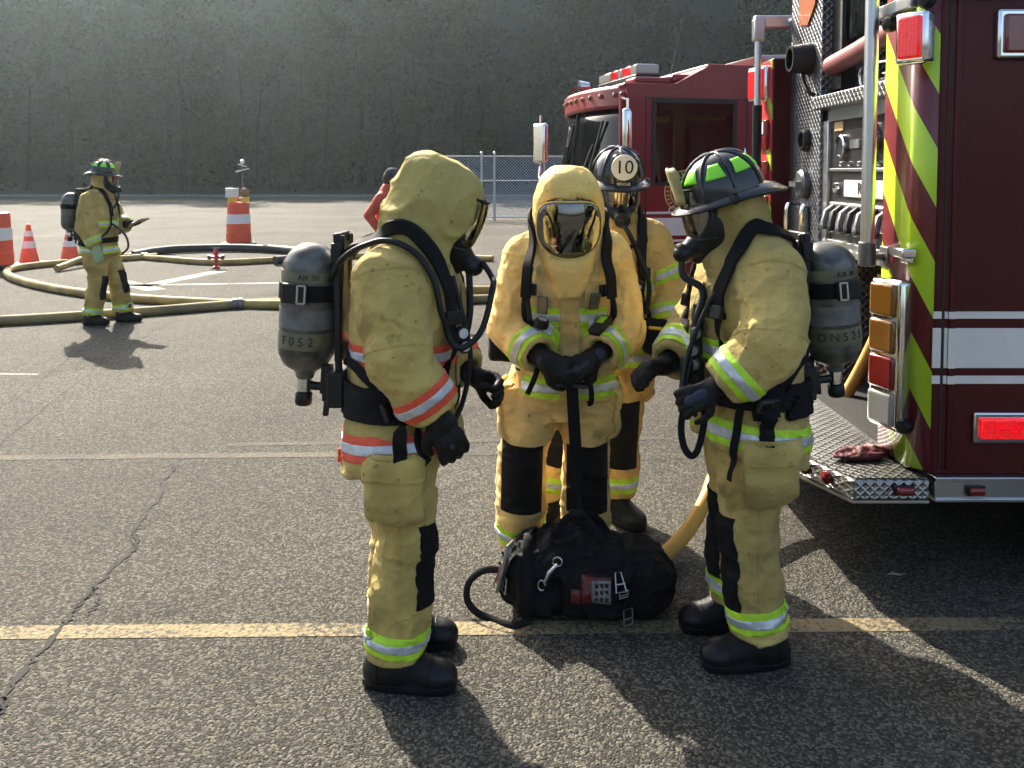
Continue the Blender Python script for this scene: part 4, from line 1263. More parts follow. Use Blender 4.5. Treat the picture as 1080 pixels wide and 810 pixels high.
def person(cfg):
    J = cfg['J']; h = cfg.get('h', .0085); hs = cfg.get('hs', 1.0)
    p = thing('person', cfg['label'], 'person', cfg['loc'], cfg['yaw'], cfg.get('group'))
    sd = cfg.get('seed', 1.0)
    K = lambda s: A(J[s])
    out = {'root': p, 'J': J}
    J.setdefault('lo', (-.6, -.55, 0)); J.setdefault('hi', (.7, .55, 1.85))
    body_mesh(J, p, .010 * hs, True)
    Hc, R = K('head'), J['HR']
    cm = cfg['coat_m']
    # ---- trousers
    def fn_t(P):
        px, py = J['pelvis'][0], J['pelvis'][1]
        d = secs(P, [(.70, px, py, .14, .165), (.85, px, py, .150, .180), (1.02, px, py, .14, .17)], 2.4)
        legs = None
        for s in 'RL':
            hp, kn, an = K('hip' + s), K('kn' + s), K('an' + s)
            e = chain(P, [hp + V3(0, 0, -.03), lerp(hp, kn, .6), kn, lerp(kn, an, .5), an + V3(0, 0, .03)], [.120, .114, .101, .104, .101], .02)
            legs = e if legs is None else smin(legs, e, .012)
            # cargo pocket
            sg = 1 if s == 'L' else -1
            pc = lerp(hp, kn, cfg.get('pk', .50)) + V3(cfg.get('pkx', -.01), sg * .090, -.02)
            legs = smin(legs, rbox(P, pc, (.092, .044, .100), .034), .02)
        d = smin(d, legs, .03)
        z0 = cfg.get('cuff', .115)
        d = smax(d, z0 + vn(P * 9) * .008 - P[:, 2], .006)
        # leave the cuff hollow
        for s in 'RL':
            an = K('an' + s)
            d = smax(d, -cap(P, an + V3(0, 0, -.1), an + V3(0, 0, .10), .086, .086), .006)
        return d
    js = [(K('knR') + V3(-.05, 0, -.02), .10), (K('knL') + V3(-.05, 0, -.02), .10), (K('anR') + V3(0, 0, .08), .11), (K('anL') + V3(0, 0, .08), .11), (K('hipR') + V3(.08, 0, -.1), .12), (K('hipL') + V3(.08, 0, -.1), .12)]
    tr = sdf_obj('trousers', fn_t, (-.50, -.55, .08), (.50, .50, 1.03), h, cm, p, lambda v: folds(v, (6, 6, 18), sd, js, .012, .55) + folds(v + 5, (15, 15, 30), sd, (), .0035, .8) + folds(v + 9, (9, 9, 30), sd + 2, js, .010, .05), 2)
    for s, sg in (('R', -1), ('L', 1)) if h < .012 else ():
        pc = lerp(K('hip' + s), K('kn' + s), cfg.get('pk', .50)) + V3(cfg.get('pkx', -.01), sg * .090, -.02)
        ys = ((pc - V3(0, sg * .035, 0)), (0, -sg, 0))
        pp = patch(tr, 'cargo_pocket', [(pc + V3(.098, 0, 0), (1, 0, 0)), (pc - V3(.098, 0, 0), (-1, 0, 0)), (pc + V3(0, 0, .085), (0, 0, 1)), (pc - V3(0, 0, .115), (0, 0, -1)), ys], cm, tr, .016, .016)
        patch(tr, 'pocket_flap', [(pc + V3(.104, 0, 0), (1, 0, 0)), (pc - V3(.104, 0, 0), (-1, 0, 0)), (pc + V3(0, 0, .120), (0, 0, 1)), (pc + V3(0, 0, .035), (0, 0, -1)), ys], cm, tr, .023, .010)
    for s in 'RL':
        kn, an, hp = K('kn' + s), K('an' + s), K('hip' + s)
        ax = nrm(an - kn)
        bc = an + V3(0, 0, cfg.get('tbz', .185) - an[2])
        bc = lerp(an, kn, (cfg.get('tbz', .175) - an[2]) / (kn[2] - an[2]))
        sel = seg_sel(an + V3(0, 0, -.05), kn, .16)
        if J.get('midx') is not None: pass
        for nm, m, hw, off in (('trim_band', M['lime'], .038, .003), ('silver_band', M['silver'], .0145, .0055)):
            patch(tr, nm, [(bc + ax * hw, ax), (bc - ax * hw, -ax)], m, p and tr, off, .002, sel)
        # knee patch on the front
        kf = V3(*cfg.get('kf', (1, 0, 0)))
        up = nrm(kn - an)
        side = np.cross(up, kf)
        kt, kb, kw = cfg.get('kpatch', (.10, .22, .075))
        patch(tr, 'knee_patch', [(kn + up * kt, up), (kn - up * kb, -up), (kn + side * kw, side), (kn - side * kw, -side), (kn + kf * cfg.get('kd', .0), -kf)], M['blackcloth'], tr, .003, .002,
              seg_sel(an, hp, .19))
    # ---- coat
    arm_r = cfg.get('arm', (.112, .105, .092, .074))
    cut = {s: (lerp(K('el' + s), K('wr' + s), cfg.get('cutt', .93)), nrm(K('wr' + s) - K('el' + s))) for s in 'RL'}
    hem = cfg['hem']  # (z front, z back)
    def fn_c(P):
        d = secs(P, J['torso'], 2.35)
        tilt = hem[0] + (hem[1] - hem[0]) * np.clip((J['pelvis'][0] - P[:, 0]) / .36 + .5, 0, 1)
        d = smax(d, tilt + vn(P * 8 + 3) * .006 - P[:, 2], .008)
        for s in 'RL':
            sh, el, wr = K('sh' + s), K('el' + s), K('wr' + s)
            a = chain(P, [sh, lerp(sh, el, .55), el, lerp(el, wr, .5), lerp(el, wr, 1.1)], [arm_r[0], arm_r[1] * 1.03, arm_r[1], arm_r[2], arm_r[3]], .03)
            a = smax(a, (P - cut[s][0]) @ cut[s][1], .006)
            a = smax(a, -cap(P, cut[s][0] - cut[s][1] * .03, cut[s][0] + cut[s][1] * .2, .054, .054), .005)
            k = .05 * np.exp(-((P - sh) ** 2).sum(1) / .03) + .012
            hh = np.clip(.5 + .5 * (d - a) / k, 0, 1)
            d = d * (1 - hh) + a * hh - k * hh * (1 - hh)
        return d
    js = [(K('elR'), .10), (K('elL'), .10), (lerp(K('elR'), K('wrR'), .5), .08), (lerp(K('elL'), K('wrL'), .5), .08), (K('shR') + V3(.06, 0, -.08), .09), (K('shL') + V3(.06, 0, -.08), .09), (V3(J['pelvis'][0], 0, 1.0), .2)]
    fq = cfg.get('fq', (7, 7, 9))
    co = sdf_obj('coat', fn_c, J.get('clo', (-.5, -.50, .62)), J.get('chi', (.62, .50, 1.62)), h, cm, p, lambda v: folds(v, fq, sd + 5, js, .012, .55) + folds(v + 5, (22, 22, 18), sd, (), .0035, .8) + folds(v + 9, (9, 9, 28), sd + 2, js[:4], .011, .04), 2)
    out['coat'] = co; out['trousers'] = tr
    tm, tmid = cfg['trim'], M['silver']
    armsel = {s: seg_sel(K('el' + s), K('wr' + s), .125) for s in 'RL'}
    def notarm(q):
        ok = np.ones(len(q), bool); t = secs(q, J['torso'], 2.35, False)
        for s in 'RL':
            a = chain(q, [K('sh' + s), lerp(K('sh' + s), K('el' + s), .55), K('el' + s), lerp(K('el' + s), K('wr' + s), .5), K('wr' + s)], [arm_r[0], arm_r[1] * 1.03, arm_r[1], arm_r[2], arm_r[3]])
            ok &= (a > .010)
        return ok & (t < .034)
    for s in 'RL':
        c = lerp(K('el' + s), K('wr' + s), cfg.get('sbt', .68)); ax = nrm(K('wr' + s) - K('el' + s))
        for nm, m, hw, off in (('trim_band', tm, .038, .003), ('silver_band', tmid, .0145, .0055)):
            patch(co, nm, [(c + ax * hw, ax), (c - ax * hw, -ax)], m, co, off, .002, armsel[s])
        if cfg.get('upper_band'):
            c = lerp(K('sh' + s), K('el' + s), .62); ax = nrm(K('el' + s) - K('sh' + s))
            for nm, m, hw, off in (('trim_band', tm, .034, .003), ('silver_band', tmid, .0135, .0055)):
                patch(co, nm, [(c + ax * hw, ax), (c - ax * hw, -ax)], m, co, off, .002, lambda q, s=s: seg_sel(K('sh' + s), K('el' + s), .135)(q) & (np.abs(q[:, 1]) > .19))
    up = V3(0, 0, 1)
    zc, slp = cfg.get('chest', (1.14, 0))
    for nm, m, hw, off in (('trim_band', tm, .039, .003), ('silver_band', tmid, .0145, .0055)):
        patch(co, nm, [((0, 0, zc + hw), up), ((0, 0, zc - hw), -up)] + cfg.get('chest_planes', []), m, co, off, .002, notarm)
    zf = hem[0] + .055; hn = nrm(V3(cfg.get('hemslope', 0), 0, 1))
    for nm, m, hw, off in (('trim_band', tm, .042, .003), ('silver_band', tmid, .016, .0055)):
        patch(co, nm, [(V3(J['pelvis'][0] + .1, 0, zf + .0) + hn * hw, hn), (V3(J['pelvis'][0] + .1, 0, zf) - hn * hw, -hn)], m, co, off, .002, notarm)
    # stitched seams
    if h < .012:
        for s, sg in (('R', -1), ('L', 1)):
            sh, el = K('sh' + s), K('el' + s)
            for t_ in (-.02, .96):
                c = lerp(sh, el, t_); ax = nrm(el - sh)
                patch(co, 'seam', [(c + ax * .004, ax), (c - ax * .004, -ax)], cm, co, .0025, 0, seg_sel(sh, el, .135))
            hp, an = K('hip' + s), K('an' + s)
            mx = K('kn' + s)[0] - .01
            patch(tr, 'seam', [((mx + .004, 0, 0), (1, 0, 0)), ((mx - .004, 0, 0), (-1, 0, 0)), ((0, 0, .60), (0, 0, 1)), (K('kn' + s), (0, -sg, 0))], cm, tr, .0025, 0)
        patch(co, 'seam', [((0, 0, 1.325), (0, 0, 1)), ((0, 0, 1.317), (0, 0, -1)), ((J['pelvis'][0] - .02, 0, 0), (1, 0, 0))], cm, co, .0025, 0, notarm)
    # front closure flap and chest pocket detail
    if cfg.get('closure', True) and h < .012:
        patch(co, 'storm_flap', [((0, .045, 0), (0, 1, 0)), ((0, -.035, 0), (0, -1, 0)), ((J['pelvis'][0], 0, 0), (-1, 0, 0)), ((0, 0, 1.36), up), ((0, 0, hem[0] + .02), -up)], cm, co, .007, .004, notarm)
    # ---- gloves & boots
    gh = .0042 * hs if hs < 1.4 else .007
    for s, sg in (('R', -1), ('L', 1)):
        if cfg.get('no_glove') and s in cfg['no_glove']: continue
        gm = cfg.get('glove_m', {}).get(s)
        glove(p, K('wr' + s), K('el' + s), J['hd' + s], J.get('thumb' + s, -sg), J['pn' + s], J.get('curl' + s, (.5, .6, .5)), gh, gm)
        boot(p, J['an' + s], J['toe' + s], min(h, .007 * max(1, hs)))
    # ---- hood
    hc = cfg.get('hood', {})
    hr = hc.get('r', (.135, .118, .150)); ho = hc.get('o', (-.005, 0, .015)); drop = hc.get('drop', 1.0)
    nk = K('neck')
    def fn_h(P):
        q = (P - Hc) @ R
        d = ell(q, ho, hr)
        if hc.get('boxy'): d = smin(d, rbox(q, (ho[0] - .01, 0, ho[2] + .03), (hr[0] * .80, hr[1] * .78, hr[2] * .72), .07), .03)
        d = smin(d, cap(P, Hc + R @ V3(*hc.get('n0', (-.01, 0, -.06))), nk + V3(*hc.get('n1', (.01, 0, -.0))), hc.get('rn0', .105), hc.get('rn1', .125)), .05)
        d = smin(d, ell(P, nk + V3(0, 0, -.045), (.15 * drop, .175 * drop, .07)), .05)
        if hc.get('bib'):
            d = smin(d, ell(P, nk + V3(*hc['bib']), hc.get('bibr', (.09, .12, .13))), .07)
        for c, r in hc.get('cuts', []):
            d = smax(d, -ell(q, c, r), .008)
        if hc.get('win'):
            yc, zc_, ry_, rz_ = hc['win']
            k = ((np.abs(q[:, 1] - yc) / ry_) ** 2.6 + (np.abs(q[:, 2] - zc_) / rz_) ** 2.6) ** (1 / 2.6)
            d = smax(d, -np.maximum((k - 1) * rz_, .045 - q[:, 0]), .008)
        if hc.get('rim'):
            c, r = hc['rim']
            k = np.sqrt((((q - A(c)) / A(r))[:, 1:] ** 2).sum(1)); 
            rim = np.maximum(np.abs((k - 1) * r[1]) - .010, np.abs(d) - .010)
            d = np.where(q[:, 0] > 0.05, smin(d, rim, .008), d)
        return d
    pts = np.array([Hc - .24, Hc + .24, nk + V3(-.24, -.26, -.20), nk + V3(.27, .26, .05)])
    hj = [(Hc + R @ V3(-.05, 0, -.12), .09), (nk + V3(.05, 0, 0), .10)]
    ho_ = sdf_obj('hood', fn_h, pts.min(0), pts.max(0), h * .85, cfg['hood_m'], p,
                  lambda v: folds(v, hc.get('fq', (9, 9, 9)), sd + 9, hj, hc.get('amp', .007) * 1.4, .7), 2)
    out['hood'] = ho_
    if h < .012:
        hy = Hc + R @ V3(0, 0, 0); ly = R @ V3(0, 1, 0); fx = R @ V3(1, 0, 0)
        for dy in (-.058, .058):
            c = hy + ly * dy
            patch(ho_, 'seam', [(c + ly * .003, ly), (c - ly * .003, -ly), (hy + fx * .06, fx)], cfg['hood_m'], ho_, .0025, 0)
    return out

# ---- things worn on the head, in the head frame
def hf_obj(J, P):
    R = J['HR']; Hc = A(J['head'])
    return [Vector((Hc + R @ V3(*[float(t) for t in p])).tolist()) for p in P]

def face_mask(J, parent, h=.005, o=(0, 0, 0), reg=True):
    """breathing mask: rubber skirt, curved lens, regulator"""
    Hc, R = A(J['head']), J['HR']; oo = V3(*o)
    def fn(P):
        q = (P - Hc) @ R - oo
        sh = ell(q, (.030, 0, -.010), (.120, .098, .128))
        d = smax(sh, .045 - q[:, 0], .008)                                   # front shell
        d = smax(d, -ell(q, (.020, 0, .0), (.098, .080, .118)), .006)         # hollow
        d = smax(d, -ell(q, (.165, 0, .036), (.108, .105, .092)), .006)       # lens opening
        n = ell(q, (.120, 0, -.078), (.045, .050, .045))                      # nose cup / chin
        d = smin(d, n, .02)
        if reg: d = smin(d, cap(q, (.145, 0, -.085), (.185, 0, -.098), .034, .032), .012)  # regulator
        d = smin(d, cap(q, (.10, .0, -.105), (.13, 0, -.125), .03, .022), .015)
        return d
    c = Hc + R @ (oo + V3(.10, 0, 0))
    m = sdf_obj('breathing_mask', fn, c - .19, c + .19, h, M['rubber'], parent, None, 1)
    # lens: curved shield patch
    vs = []; fs = []; nu, nv = 18, 14
    for j in range(nv + 1):
        for i in range(nu + 1):
            a = (-1 + 2 * i / nu) * 1.22; e = (-.74 + 1.60 * j / nv)
            y = math.sin(a) * .090 * math.cos(e * .55) ** .5; x = .038 + .120 * math.cos(a) * math.cos(e * .60)
            z = .028 + .100 * math.sin(e) / math.sin(.76) * .86
            vs.append(oo + V3(x, y, z))
    for j in range(nv):
        for i in range(nu):
            k = j * (nu + 1) + i; fs.append((k, k + 1, k + nu + 2, k + nu + 1))
    b = MB(); b.add(hf_obj(J, vs), fs); l = b.build('lens', M['lens'], m, 80, fix=False)
    s = l.modifiers.new('thickness', 'SOLIDIFY'); s.thickness = .0025
    # rim around the lens
    bd = [vs[i] for i in range(nu + 1)] + [vs[j * (nu + 1) + nu] for j in range(1, nv + 1)] + [vs[nv * (nu + 1) + i] for i in range(nu - 1, -1, -1)] + [vs[j * (nu + 1)] for j in range(nv - 1, -1, -1)]
    b = MB(); b.tube(hf_obj(J, bd), .0055, 6, caps=False); b.build('lens_rim', M['plastic'], m)
    if not reg: return m
    b = MB()
    R0 = hf_obj(J, [oo + V3(.178, 0, -.095), oo + V3(.205, 0, -.100)])
    b.lathe([(0, -.01), (.036, -.008), (.038, .0), (.038, .015), (.030, .022), (0, .022)], R0[0], R0[1] - R0[0], n=20)
    b.build('regulator', M['plastic'], m)
    return m

def helmet(J, parent, col, o=(0, 0, .075), tilt=0.0, badge=None, stick=True, h='hi'):
    R = J['HR']
    ct, st = math.cos(tilt), math.sin(tilt)
    def T(p):
        x, y, z = p
        return (o[0] + x * ct + z * st, o[1] + y, o[2] - x * st + z * ct)
    ax, ay, az = .150, .126, .144
    def dome(a, e, off=0):  # a = azimuth (0 front), e = 0 base .. pi/2 top
        ce, se = math.cos(e) ** .82, math.sin(e)
        return ((ax + off) * ce * math.cos(a), (ay + off) * ce * math.sin(a), (az + off) * se)
    nA, nE = 48, 14
    b = MB(); vs = []; fs = []
    for j in range(nE + 1):
        for i in range(nA): vs.append(dome(2 * PI * i / nA, (PI / 2 - .03) * j / nE))
    for j in range(nE):
        for i in range(nA):
            k = (i + 1) % nA; fs.append((j * nA + i, j * nA + k, (j + 1) * nA + k, (j + 1) * nA + i))
    fs.append(tuple(nE * nA + i for i in range(nA)))
    # brim: top and bottom sheet
    def brim(a, t, dz):
        c = math.cos(a)
        w = .024 + (.024 if c > 0 else .044) * abs(c) ** 2.0
        x, y, z = dome(a, 0)
        L = math.hypot(x, y)
        dr = -.020 * t - (.030 * t * t * (abs(c) ** 2 if c < 0 else 0)) + (.0)
        return (x + x / L * w * t, y + y / L * w * t, dr + dz)
    base = len(vs)
    rows = [(0, -.001), (.5, 0), (.92, 0), (1.0, -.003), (1.0, -.008), (.92, -.009), (.4, -.009), (-.25, -.012)]
    for t, dz in rows:
        for i in range(nA): vs.append(brim(2 * PI * i / nA, t, dz))
    for j in range(len(rows) - 1):
        for i in range(nA):
            k = (i + 1) % nA; fs.append((base + j * nA + i, base + j * nA + k, base + (j + 1) * nA + k, base + (j + 1) * nA + i))
    b.add(hf_obj(J, [T(v) for v in vs]), fs)
    hm = b.build('helmet', col, parent, 40)
    # raised ribs
    for k in range(8):
        a = PI / 8 * 0 + 2 * PI * k / 8
        r = MB(); pts = [dome(a, e, .002) for e in [PI / 2 * t / 12 for t in range(1, 13)]]
        r.tube(hf_obj(J, [T(v) for v in pts]), [.0065] * 11 + [.003], 8); r.build('rib', col, hm)
    r = MB(); r.tube(hf_obj(J, [T(brim(2 * PI * i / nA, 1.0, -.005)) for i in range(nA + 1)]), .0055, 6, caps=False); r.build('brim_edge', M['rubber'], hm)
    c0 = hf_obj(J, [T((0, 0, az - .006)), T((0, 0, az + .02))])
    r = MB(); r.lathe([(0, 0), (.028, 0), (.024, .01), (0, .014)], c0[0], c0[1] - c0[0], n=16); r.build('crown_cap', col, hm)
    if stick:
        def trap(a0, w0, w1, e0, e1):
            v = []; f = []; n = 6
            for j in range(n + 1):
                t = j / n; e = e0 + (e1 - e0) * t; w = w0 + (w1 - w0) * t
                for i in range(n + 1):
                    u = -1 + 2 * i / n
                    rr = .0025
                    v.append(T(dome(a0 + w * u, e, rr)))
            for j in range(n):
                for i in range(n):
                    k = j * (n + 1) + i; f.append((k, k + 1, k + n + 2, k + n + 1))
            q = MB(); q.add(hf_obj(J, v), f); oo = q.build('lime_sticker', M['helmlime'], hm, 60, fix=False)
            s = oo.modifiers.new('thickness', 'SOLIDIFY'); s.thickness = .0015; s.offset = 0
        for k in range(8):
            a0 = 2 * PI * (k + .5) / 8
            trap(a0, .27, .17, .46, .88)
    # front shield
    v = []; f = []; n = 8
    for j in range(n + 1):
        t = j / n
        w = .064 * (1 - .35 * (1 - t)) * (1 if t < .8 else math.cos((t - .8) / .2 * 1.0))
        for i in range(7):
            u = -1 + i / 3
            x = ax + .012 - .016 * u * u + (.003 * t if badge is None else -.015 * t)
            v.append(T((x + .012, u * w, .006 + t * .135)))
    for j in range(n):
        for i in range(6):
            k = j * 7 + i; f.append((k, k + 1, k + 8, k + 7))
    q = MB(); q.add(hf_obj(J, v), f)
    sm = q.build('front_shield', M['shield'] if badge is None else col, hm, 60, fix=False)
    s = sm.modifiers.new('thickness', 'SOLIDIFY'); s.thickness = .005; s.offset = 0
    if badge:
        fo = [Vector(x) for x in hf_obj(J, [T((ax + .020, 0, .083)), T((ax + .020, 1, .083)), T((ax + .005, 0, 1.083))])]
        xd = (fo[1] - fo[0]).normalized(); yd = (fo[2] - fo[0]).normalized()
        nn = xd.cross(yd).normalized()
        q = MB(); q.lathe([(0, 0), (.060, 0), (.060, .006), (0, .007)], fo[0] - nn * .0, nn, n=28); bd = q.build('badge', M['badge'], hm)
        lettering('badge_number', badge, .088, fo[0] + nn * .0085, xd, yd, M['black'], bd, .003)
        lettering('shield_lettering', 'CAPTAIN' if False else 'RESCUE', .018, fo[0] - yd * .078 + nn * .0045, xd, yd, M['badge'], hm, .002)
    # goggle bracket knobs at the sides
    for sg in (-1, 1):
        c1 = hf_obj(J, [T((.02, sg * (ay + .005), -.018)), T((.02, sg * (ay + .03), -.018))])
        q = MB(); q.lathe([(0, 0), (.018, 0), (.018, .012), (.012, .020), (0, .021)], c1[0], c1[1] - c1[0], n=14); q.build('knob', M['plastic'], hm)
    return hm

# ---- air pack (a thing of its own)
def air_pack(P, label, group, ctr=(-.30, 0), z0=1.02, z1=1.48, tilt=4.0, r=.096, side=-1, text='F D 5 2 5', detail=True, belt_z=.965, hose=None, gauge=None, nec=None):
    J = P['J']; root = P['root']
    t = thing('air_pack', label, 'air tank', root.location, root.rotation_euler.z, group)
    bv = bvh_of([P['coat'], P['hood']], J)
    cz = (z0 + z1) / 2
    M4 = Matrix.Translation((ctr[0], ctr[1], cz)) @ Matrix.Rotation(math.radians(tilt), 4, 'Y')
    H = (z1 - z0) / 2
    prof = [(.0, H), (r * .35, H - .004), (r * .68, H - .025), (r * .9, H - .055), (r, H - .10), (r, -H + .09), (r * .93, -H + .05), (r * .74, -H + .018), (r * .45, -H), (.034, -H - .012), (.028, -H - .03), (0, -H - .03)]
    # densify the profile smoothly
    pr = [(v.x, v.y) for v in catmull([Vector((a, b_, 0)) for a, b_ in prof], 3)]
    n = 40 if detail else 20
    def LM(prof_, nn=n):
        b = MB(); b.lathe(prof_, (0, 0, 0), (0, 0, 1), nn); b.v = [M4 @ v for v in b.v]; return b
    cy = LM(pr).build('cylinder', M['tank'], t, 50)
    if detail:
        for (za, zb, mm) in ((H * .42, H * .58, 'tankband'), (-H * .62, -H * .36, 'tankband'), (-H * .30, H * .0, 'tankgrey')):
            LM([(r + .0005, za), (r + .0018, za), (r + .0018, zb), (r + .0005, zb)]).build('label_band', M[mm], cy)
        for a in (-PI / 2 - .1, PI / 2 - .1):
            wrap_lettering('cylinder_lettering', text, .042, r + .0022, -H * .49, a, M['black'], cy, M4, 1)
            wrap_lettering('cylinder_lettering', 'AIR 30', .026, r + .0022, H * .50, a + .3, M['black'], cy, M4, 1)
        LM([(r + .0005, -.012), (r + .012, -.012), (r + .012, .012), (r + .0005, .012)])
    b = LM([(r + .001, .030), (r + .007, .030), (r + .007, .085), (r + .001, .085)]); b.build('cylinder_strap', M['blackcloth'], cy)
    for sg in ((1, -1) if detail else ()):
        bk = MB(); bk.box((-.02, sg * (r + .012), .058), (.045, .008, .034)); bk.v = [M4 @ v for v in bk.v]; q = bk.build('strap_buckle', M['plastic'], cy, bevel=.006)
        bk = MB()
        for (dx, hx, hz, dz) in ((.012, .003, .030, 0), (.038, .003, .030, 0), (.025, .013, .003, .030), (.025, .013, .003, -.030)): bk.box((dx - .02, sg * (r + .023), .058 + dz), (hx, .004, hz))
        bk.v = [M4 @ v for v in bk.v]; bk.build('buckle_frame', M['alu'], cy)
    # valve, collar, handwheel
    LM([(0, -H - .028), (.024, -H - .028), (.026, -H - .045), (.026, -H - .075), (.020, -H - .082), (0, -H - .082)], 16).build('valve', M['chrome'], cy)
    b = MB(); b.lathe([(0, 0), (.026, 0), (.030, .008), (.030, .040), (.026, .046), (0, .046)], (0, 0, -H - .125), (0, 0, 1), 14); b.v = [M4 @ v for v in b.v]; b.build('valve_knob', M['rubber'], cy)
    b = MB(); b.tube([(0.02, 0, -H - .055), (.085, 0, -H - .055)], .017, 10); b.tube([(0.07, 0, -H - .055), (.13, 0, -H - .03)], .020, 10)
    b.box((.10, 0, -H - .06), (.028, .035, .04)); b.box((.085, -.03, -H - .02), (.018, .018, .05)); b.tube([(.09, -.02, -H - .08), (.088, -.03, -H - .15)], .012, 8); b.v = [M4 @ v for v in b.v]
    b.build('pressure_reducer', M['plastic'], t, bevel=.004)
    # backplate: curved spine between cylinder and coat
    bx = ctr[0] + r
    b = MB()
    for yy in (-.055, .055):
        b.tube(catmull([(bx + .035, yy, z1 + .03), (bx + .028, yy, z1 - .12), (bx + .022, yy, cz), (bx + .02, yy, z0 - .02), (bx + .035, yy, z0 - .10)]), .014, 8)
    b.box((bx + .02, 0, cz + .04), (.012, .075, .22)); b.box((bx + .015, 0, z0 - .05), (.028, .10, .06)); b.box((bx + .02, 0, z1 - .03), (.018, .085, .035))
    b.box((bx + .0, 0, cz + .06), (.03, .045, .03)); b.build('backplate', M['plastic'], t, bevel=.006)
    # straps
    Zs = J['torso'][-2][0]
    sy = .115
    bva = bvh_of([P['coat'], P['hood']])
    out = {'all': bva}
    for sg in (-1, 1):
        shl = A(J['shR'] if sg < 0 else J['shL'])
        ysh = sg * nec if nec else sg * (abs(shl[1]) - .075)
        tx = lambda z: np.interp(z, [s[0] for s in J['torso']], [s[1] for s in J['torso']])
        rx = lambda z: np.interp(z, [s[0] for s in J['torso']], [s[3] for s in J['torso']])
        pts = [(bx + .03, sg * .06, z1 - .06), (tx(1.42) - rx(1.42) * .9, sg * .085, z1 + .02), (tx(1.5) - .05, ysh * .9, Zs + .04), (tx(1.5) + .05, ysh, Zs + .03), (tx(1.38) + rx(1.38), ysh, 1.38), (tx(1.25) + rx(1.25), ysh * 1.05, 1.24)]
        s1 = ribbon('shoulder_strap', pts, .052, .016, M['blackcloth'], t, bva, .012)
        pts = [(tx(1.25) + rx(1.25), ysh * 1.05, 1.255), (tx(1.12) + rx(1.12), ysh * 1.15, 1.12), (tx(1.02) + rx(1.02) * .8, sg * .17, 1.02), (tx(.97) + .02, sg * .22, belt_z + .02)]
        ribbon('chest_strap', pts, .030, .006, M['blackcloth'], t, bv, .009)
        pts = [(bx + .03, sg * .07, 1.13), (tx(1.1) - rx(1.1) * .7, sg * .17, 1.10), (tx(1.0) + .0, sg * .23, belt_z + .03)]
        ribbon('side_strap', pts, .036, .006, M['blackcloth'], t, bv, .008)
        if detail:
            ymid = ysh * 1.02
            x = tx(1.27) + rx(1.27) * .93
            loc, nn_, _, _ = bv.find_nearest(Vector((float(x), float(ymid), 1.27)))
            q = MB(); Rm = nn_.to_track_quat('X', 'Z').to_matrix(); q.box(loc + nn_ * .022, (.009, .030, .024), Rm); q.build('strap_buckle', M['plastic'], t, bevel=.004)
    # waist belt follows the coat all the way round
    up = V3(0, 0, 1)
    co = P['coat']
    nota = lambda q: secs(q, J['torso'], 2.35, False) < .030
    wb = patch(co, 'waist_belt', [((0, 0, belt_z + .030), up), ((0, 0, belt_z - .030), -up)], M['blackcloth'], t, .012, .010, nota)
    pad = patch(co, 'hip_pad', [((0, 0, belt_z + .058), up), ((0, 0, belt_z - .058), -up), ((J['pelvis'][0] + .075, 0, 0), (1, 0, 0))], M['blackcloth'], t, .022, .016, nota)
    if detail:
        for sg in (-1, 1):
            loc, nn_, _, _ = bv.find_nearest(Vector((J['pelvis'][0] + .03, sg * .3, belt_z)))
            Rm = nn_.to_track_quat('X', 'Z').to_matrix()
            q = MB(); q.box(loc + nn_ * .030, (.008, .036, .030), Rm); q.build('belt_buckle', M['plastic'], t, bevel=.005)
            q = MB()
            for (dy, dz, hy, hz) in ((-.03, 0, .003, .026), (.008, 0, .003, .026), (-.011, .025, .02, .003), (-.011, -.025, .02, .003)): q.box(loc + nn_ * .040 + Rm @ Vector((0, dy, dz)), (.003, hy, hz), Rm)
            q.build('buckle_frame', M['steel'], t)
    out['t'] = t; out['bvh'] = bv
    return out
# ---------------------------------------------------------------- the five firefighters and the bystander
GRP = 'firefighters in yellow turnout gear with air packs'
PG = 'air packs worn by the firefighters'
def torso(dx=0.0, lean=0.0, w=1.0, dp=1.0):
    rows = [(.60, 0, .205, .245), (.80, 0, .196, .236), (.95, 0, .172, .202), (1.10, .0, .182, .205), (1.25, .005, .190, .212), (1.36, .0, .178, .215), (1.45, -.01, .150, .195), (1.52, -.005, .115, .145), (1.575, .005, .08, .09)]
    return [(z, dx + x + lean * max(0, z - .95), 0, rx * dp, ry * w) for z, x, rx, ry in rows]

def hand_tube(t, name, pts, r, m=None, n=10):
    b = MB(); b.tube(catmull(pts, 8), r, n); return b.build(name, m or M['rubber'], t)

def w2l(root, p):
    """world -> local of an upright thing"""
    d = Vector(p) - Vector(root.location); a = -root.rotation_euler.z
    return Vector((d.x * math.cos(a) - d.y * math.sin(a), d.x * math.sin(a) + d.y * math.cos(a), d.z))

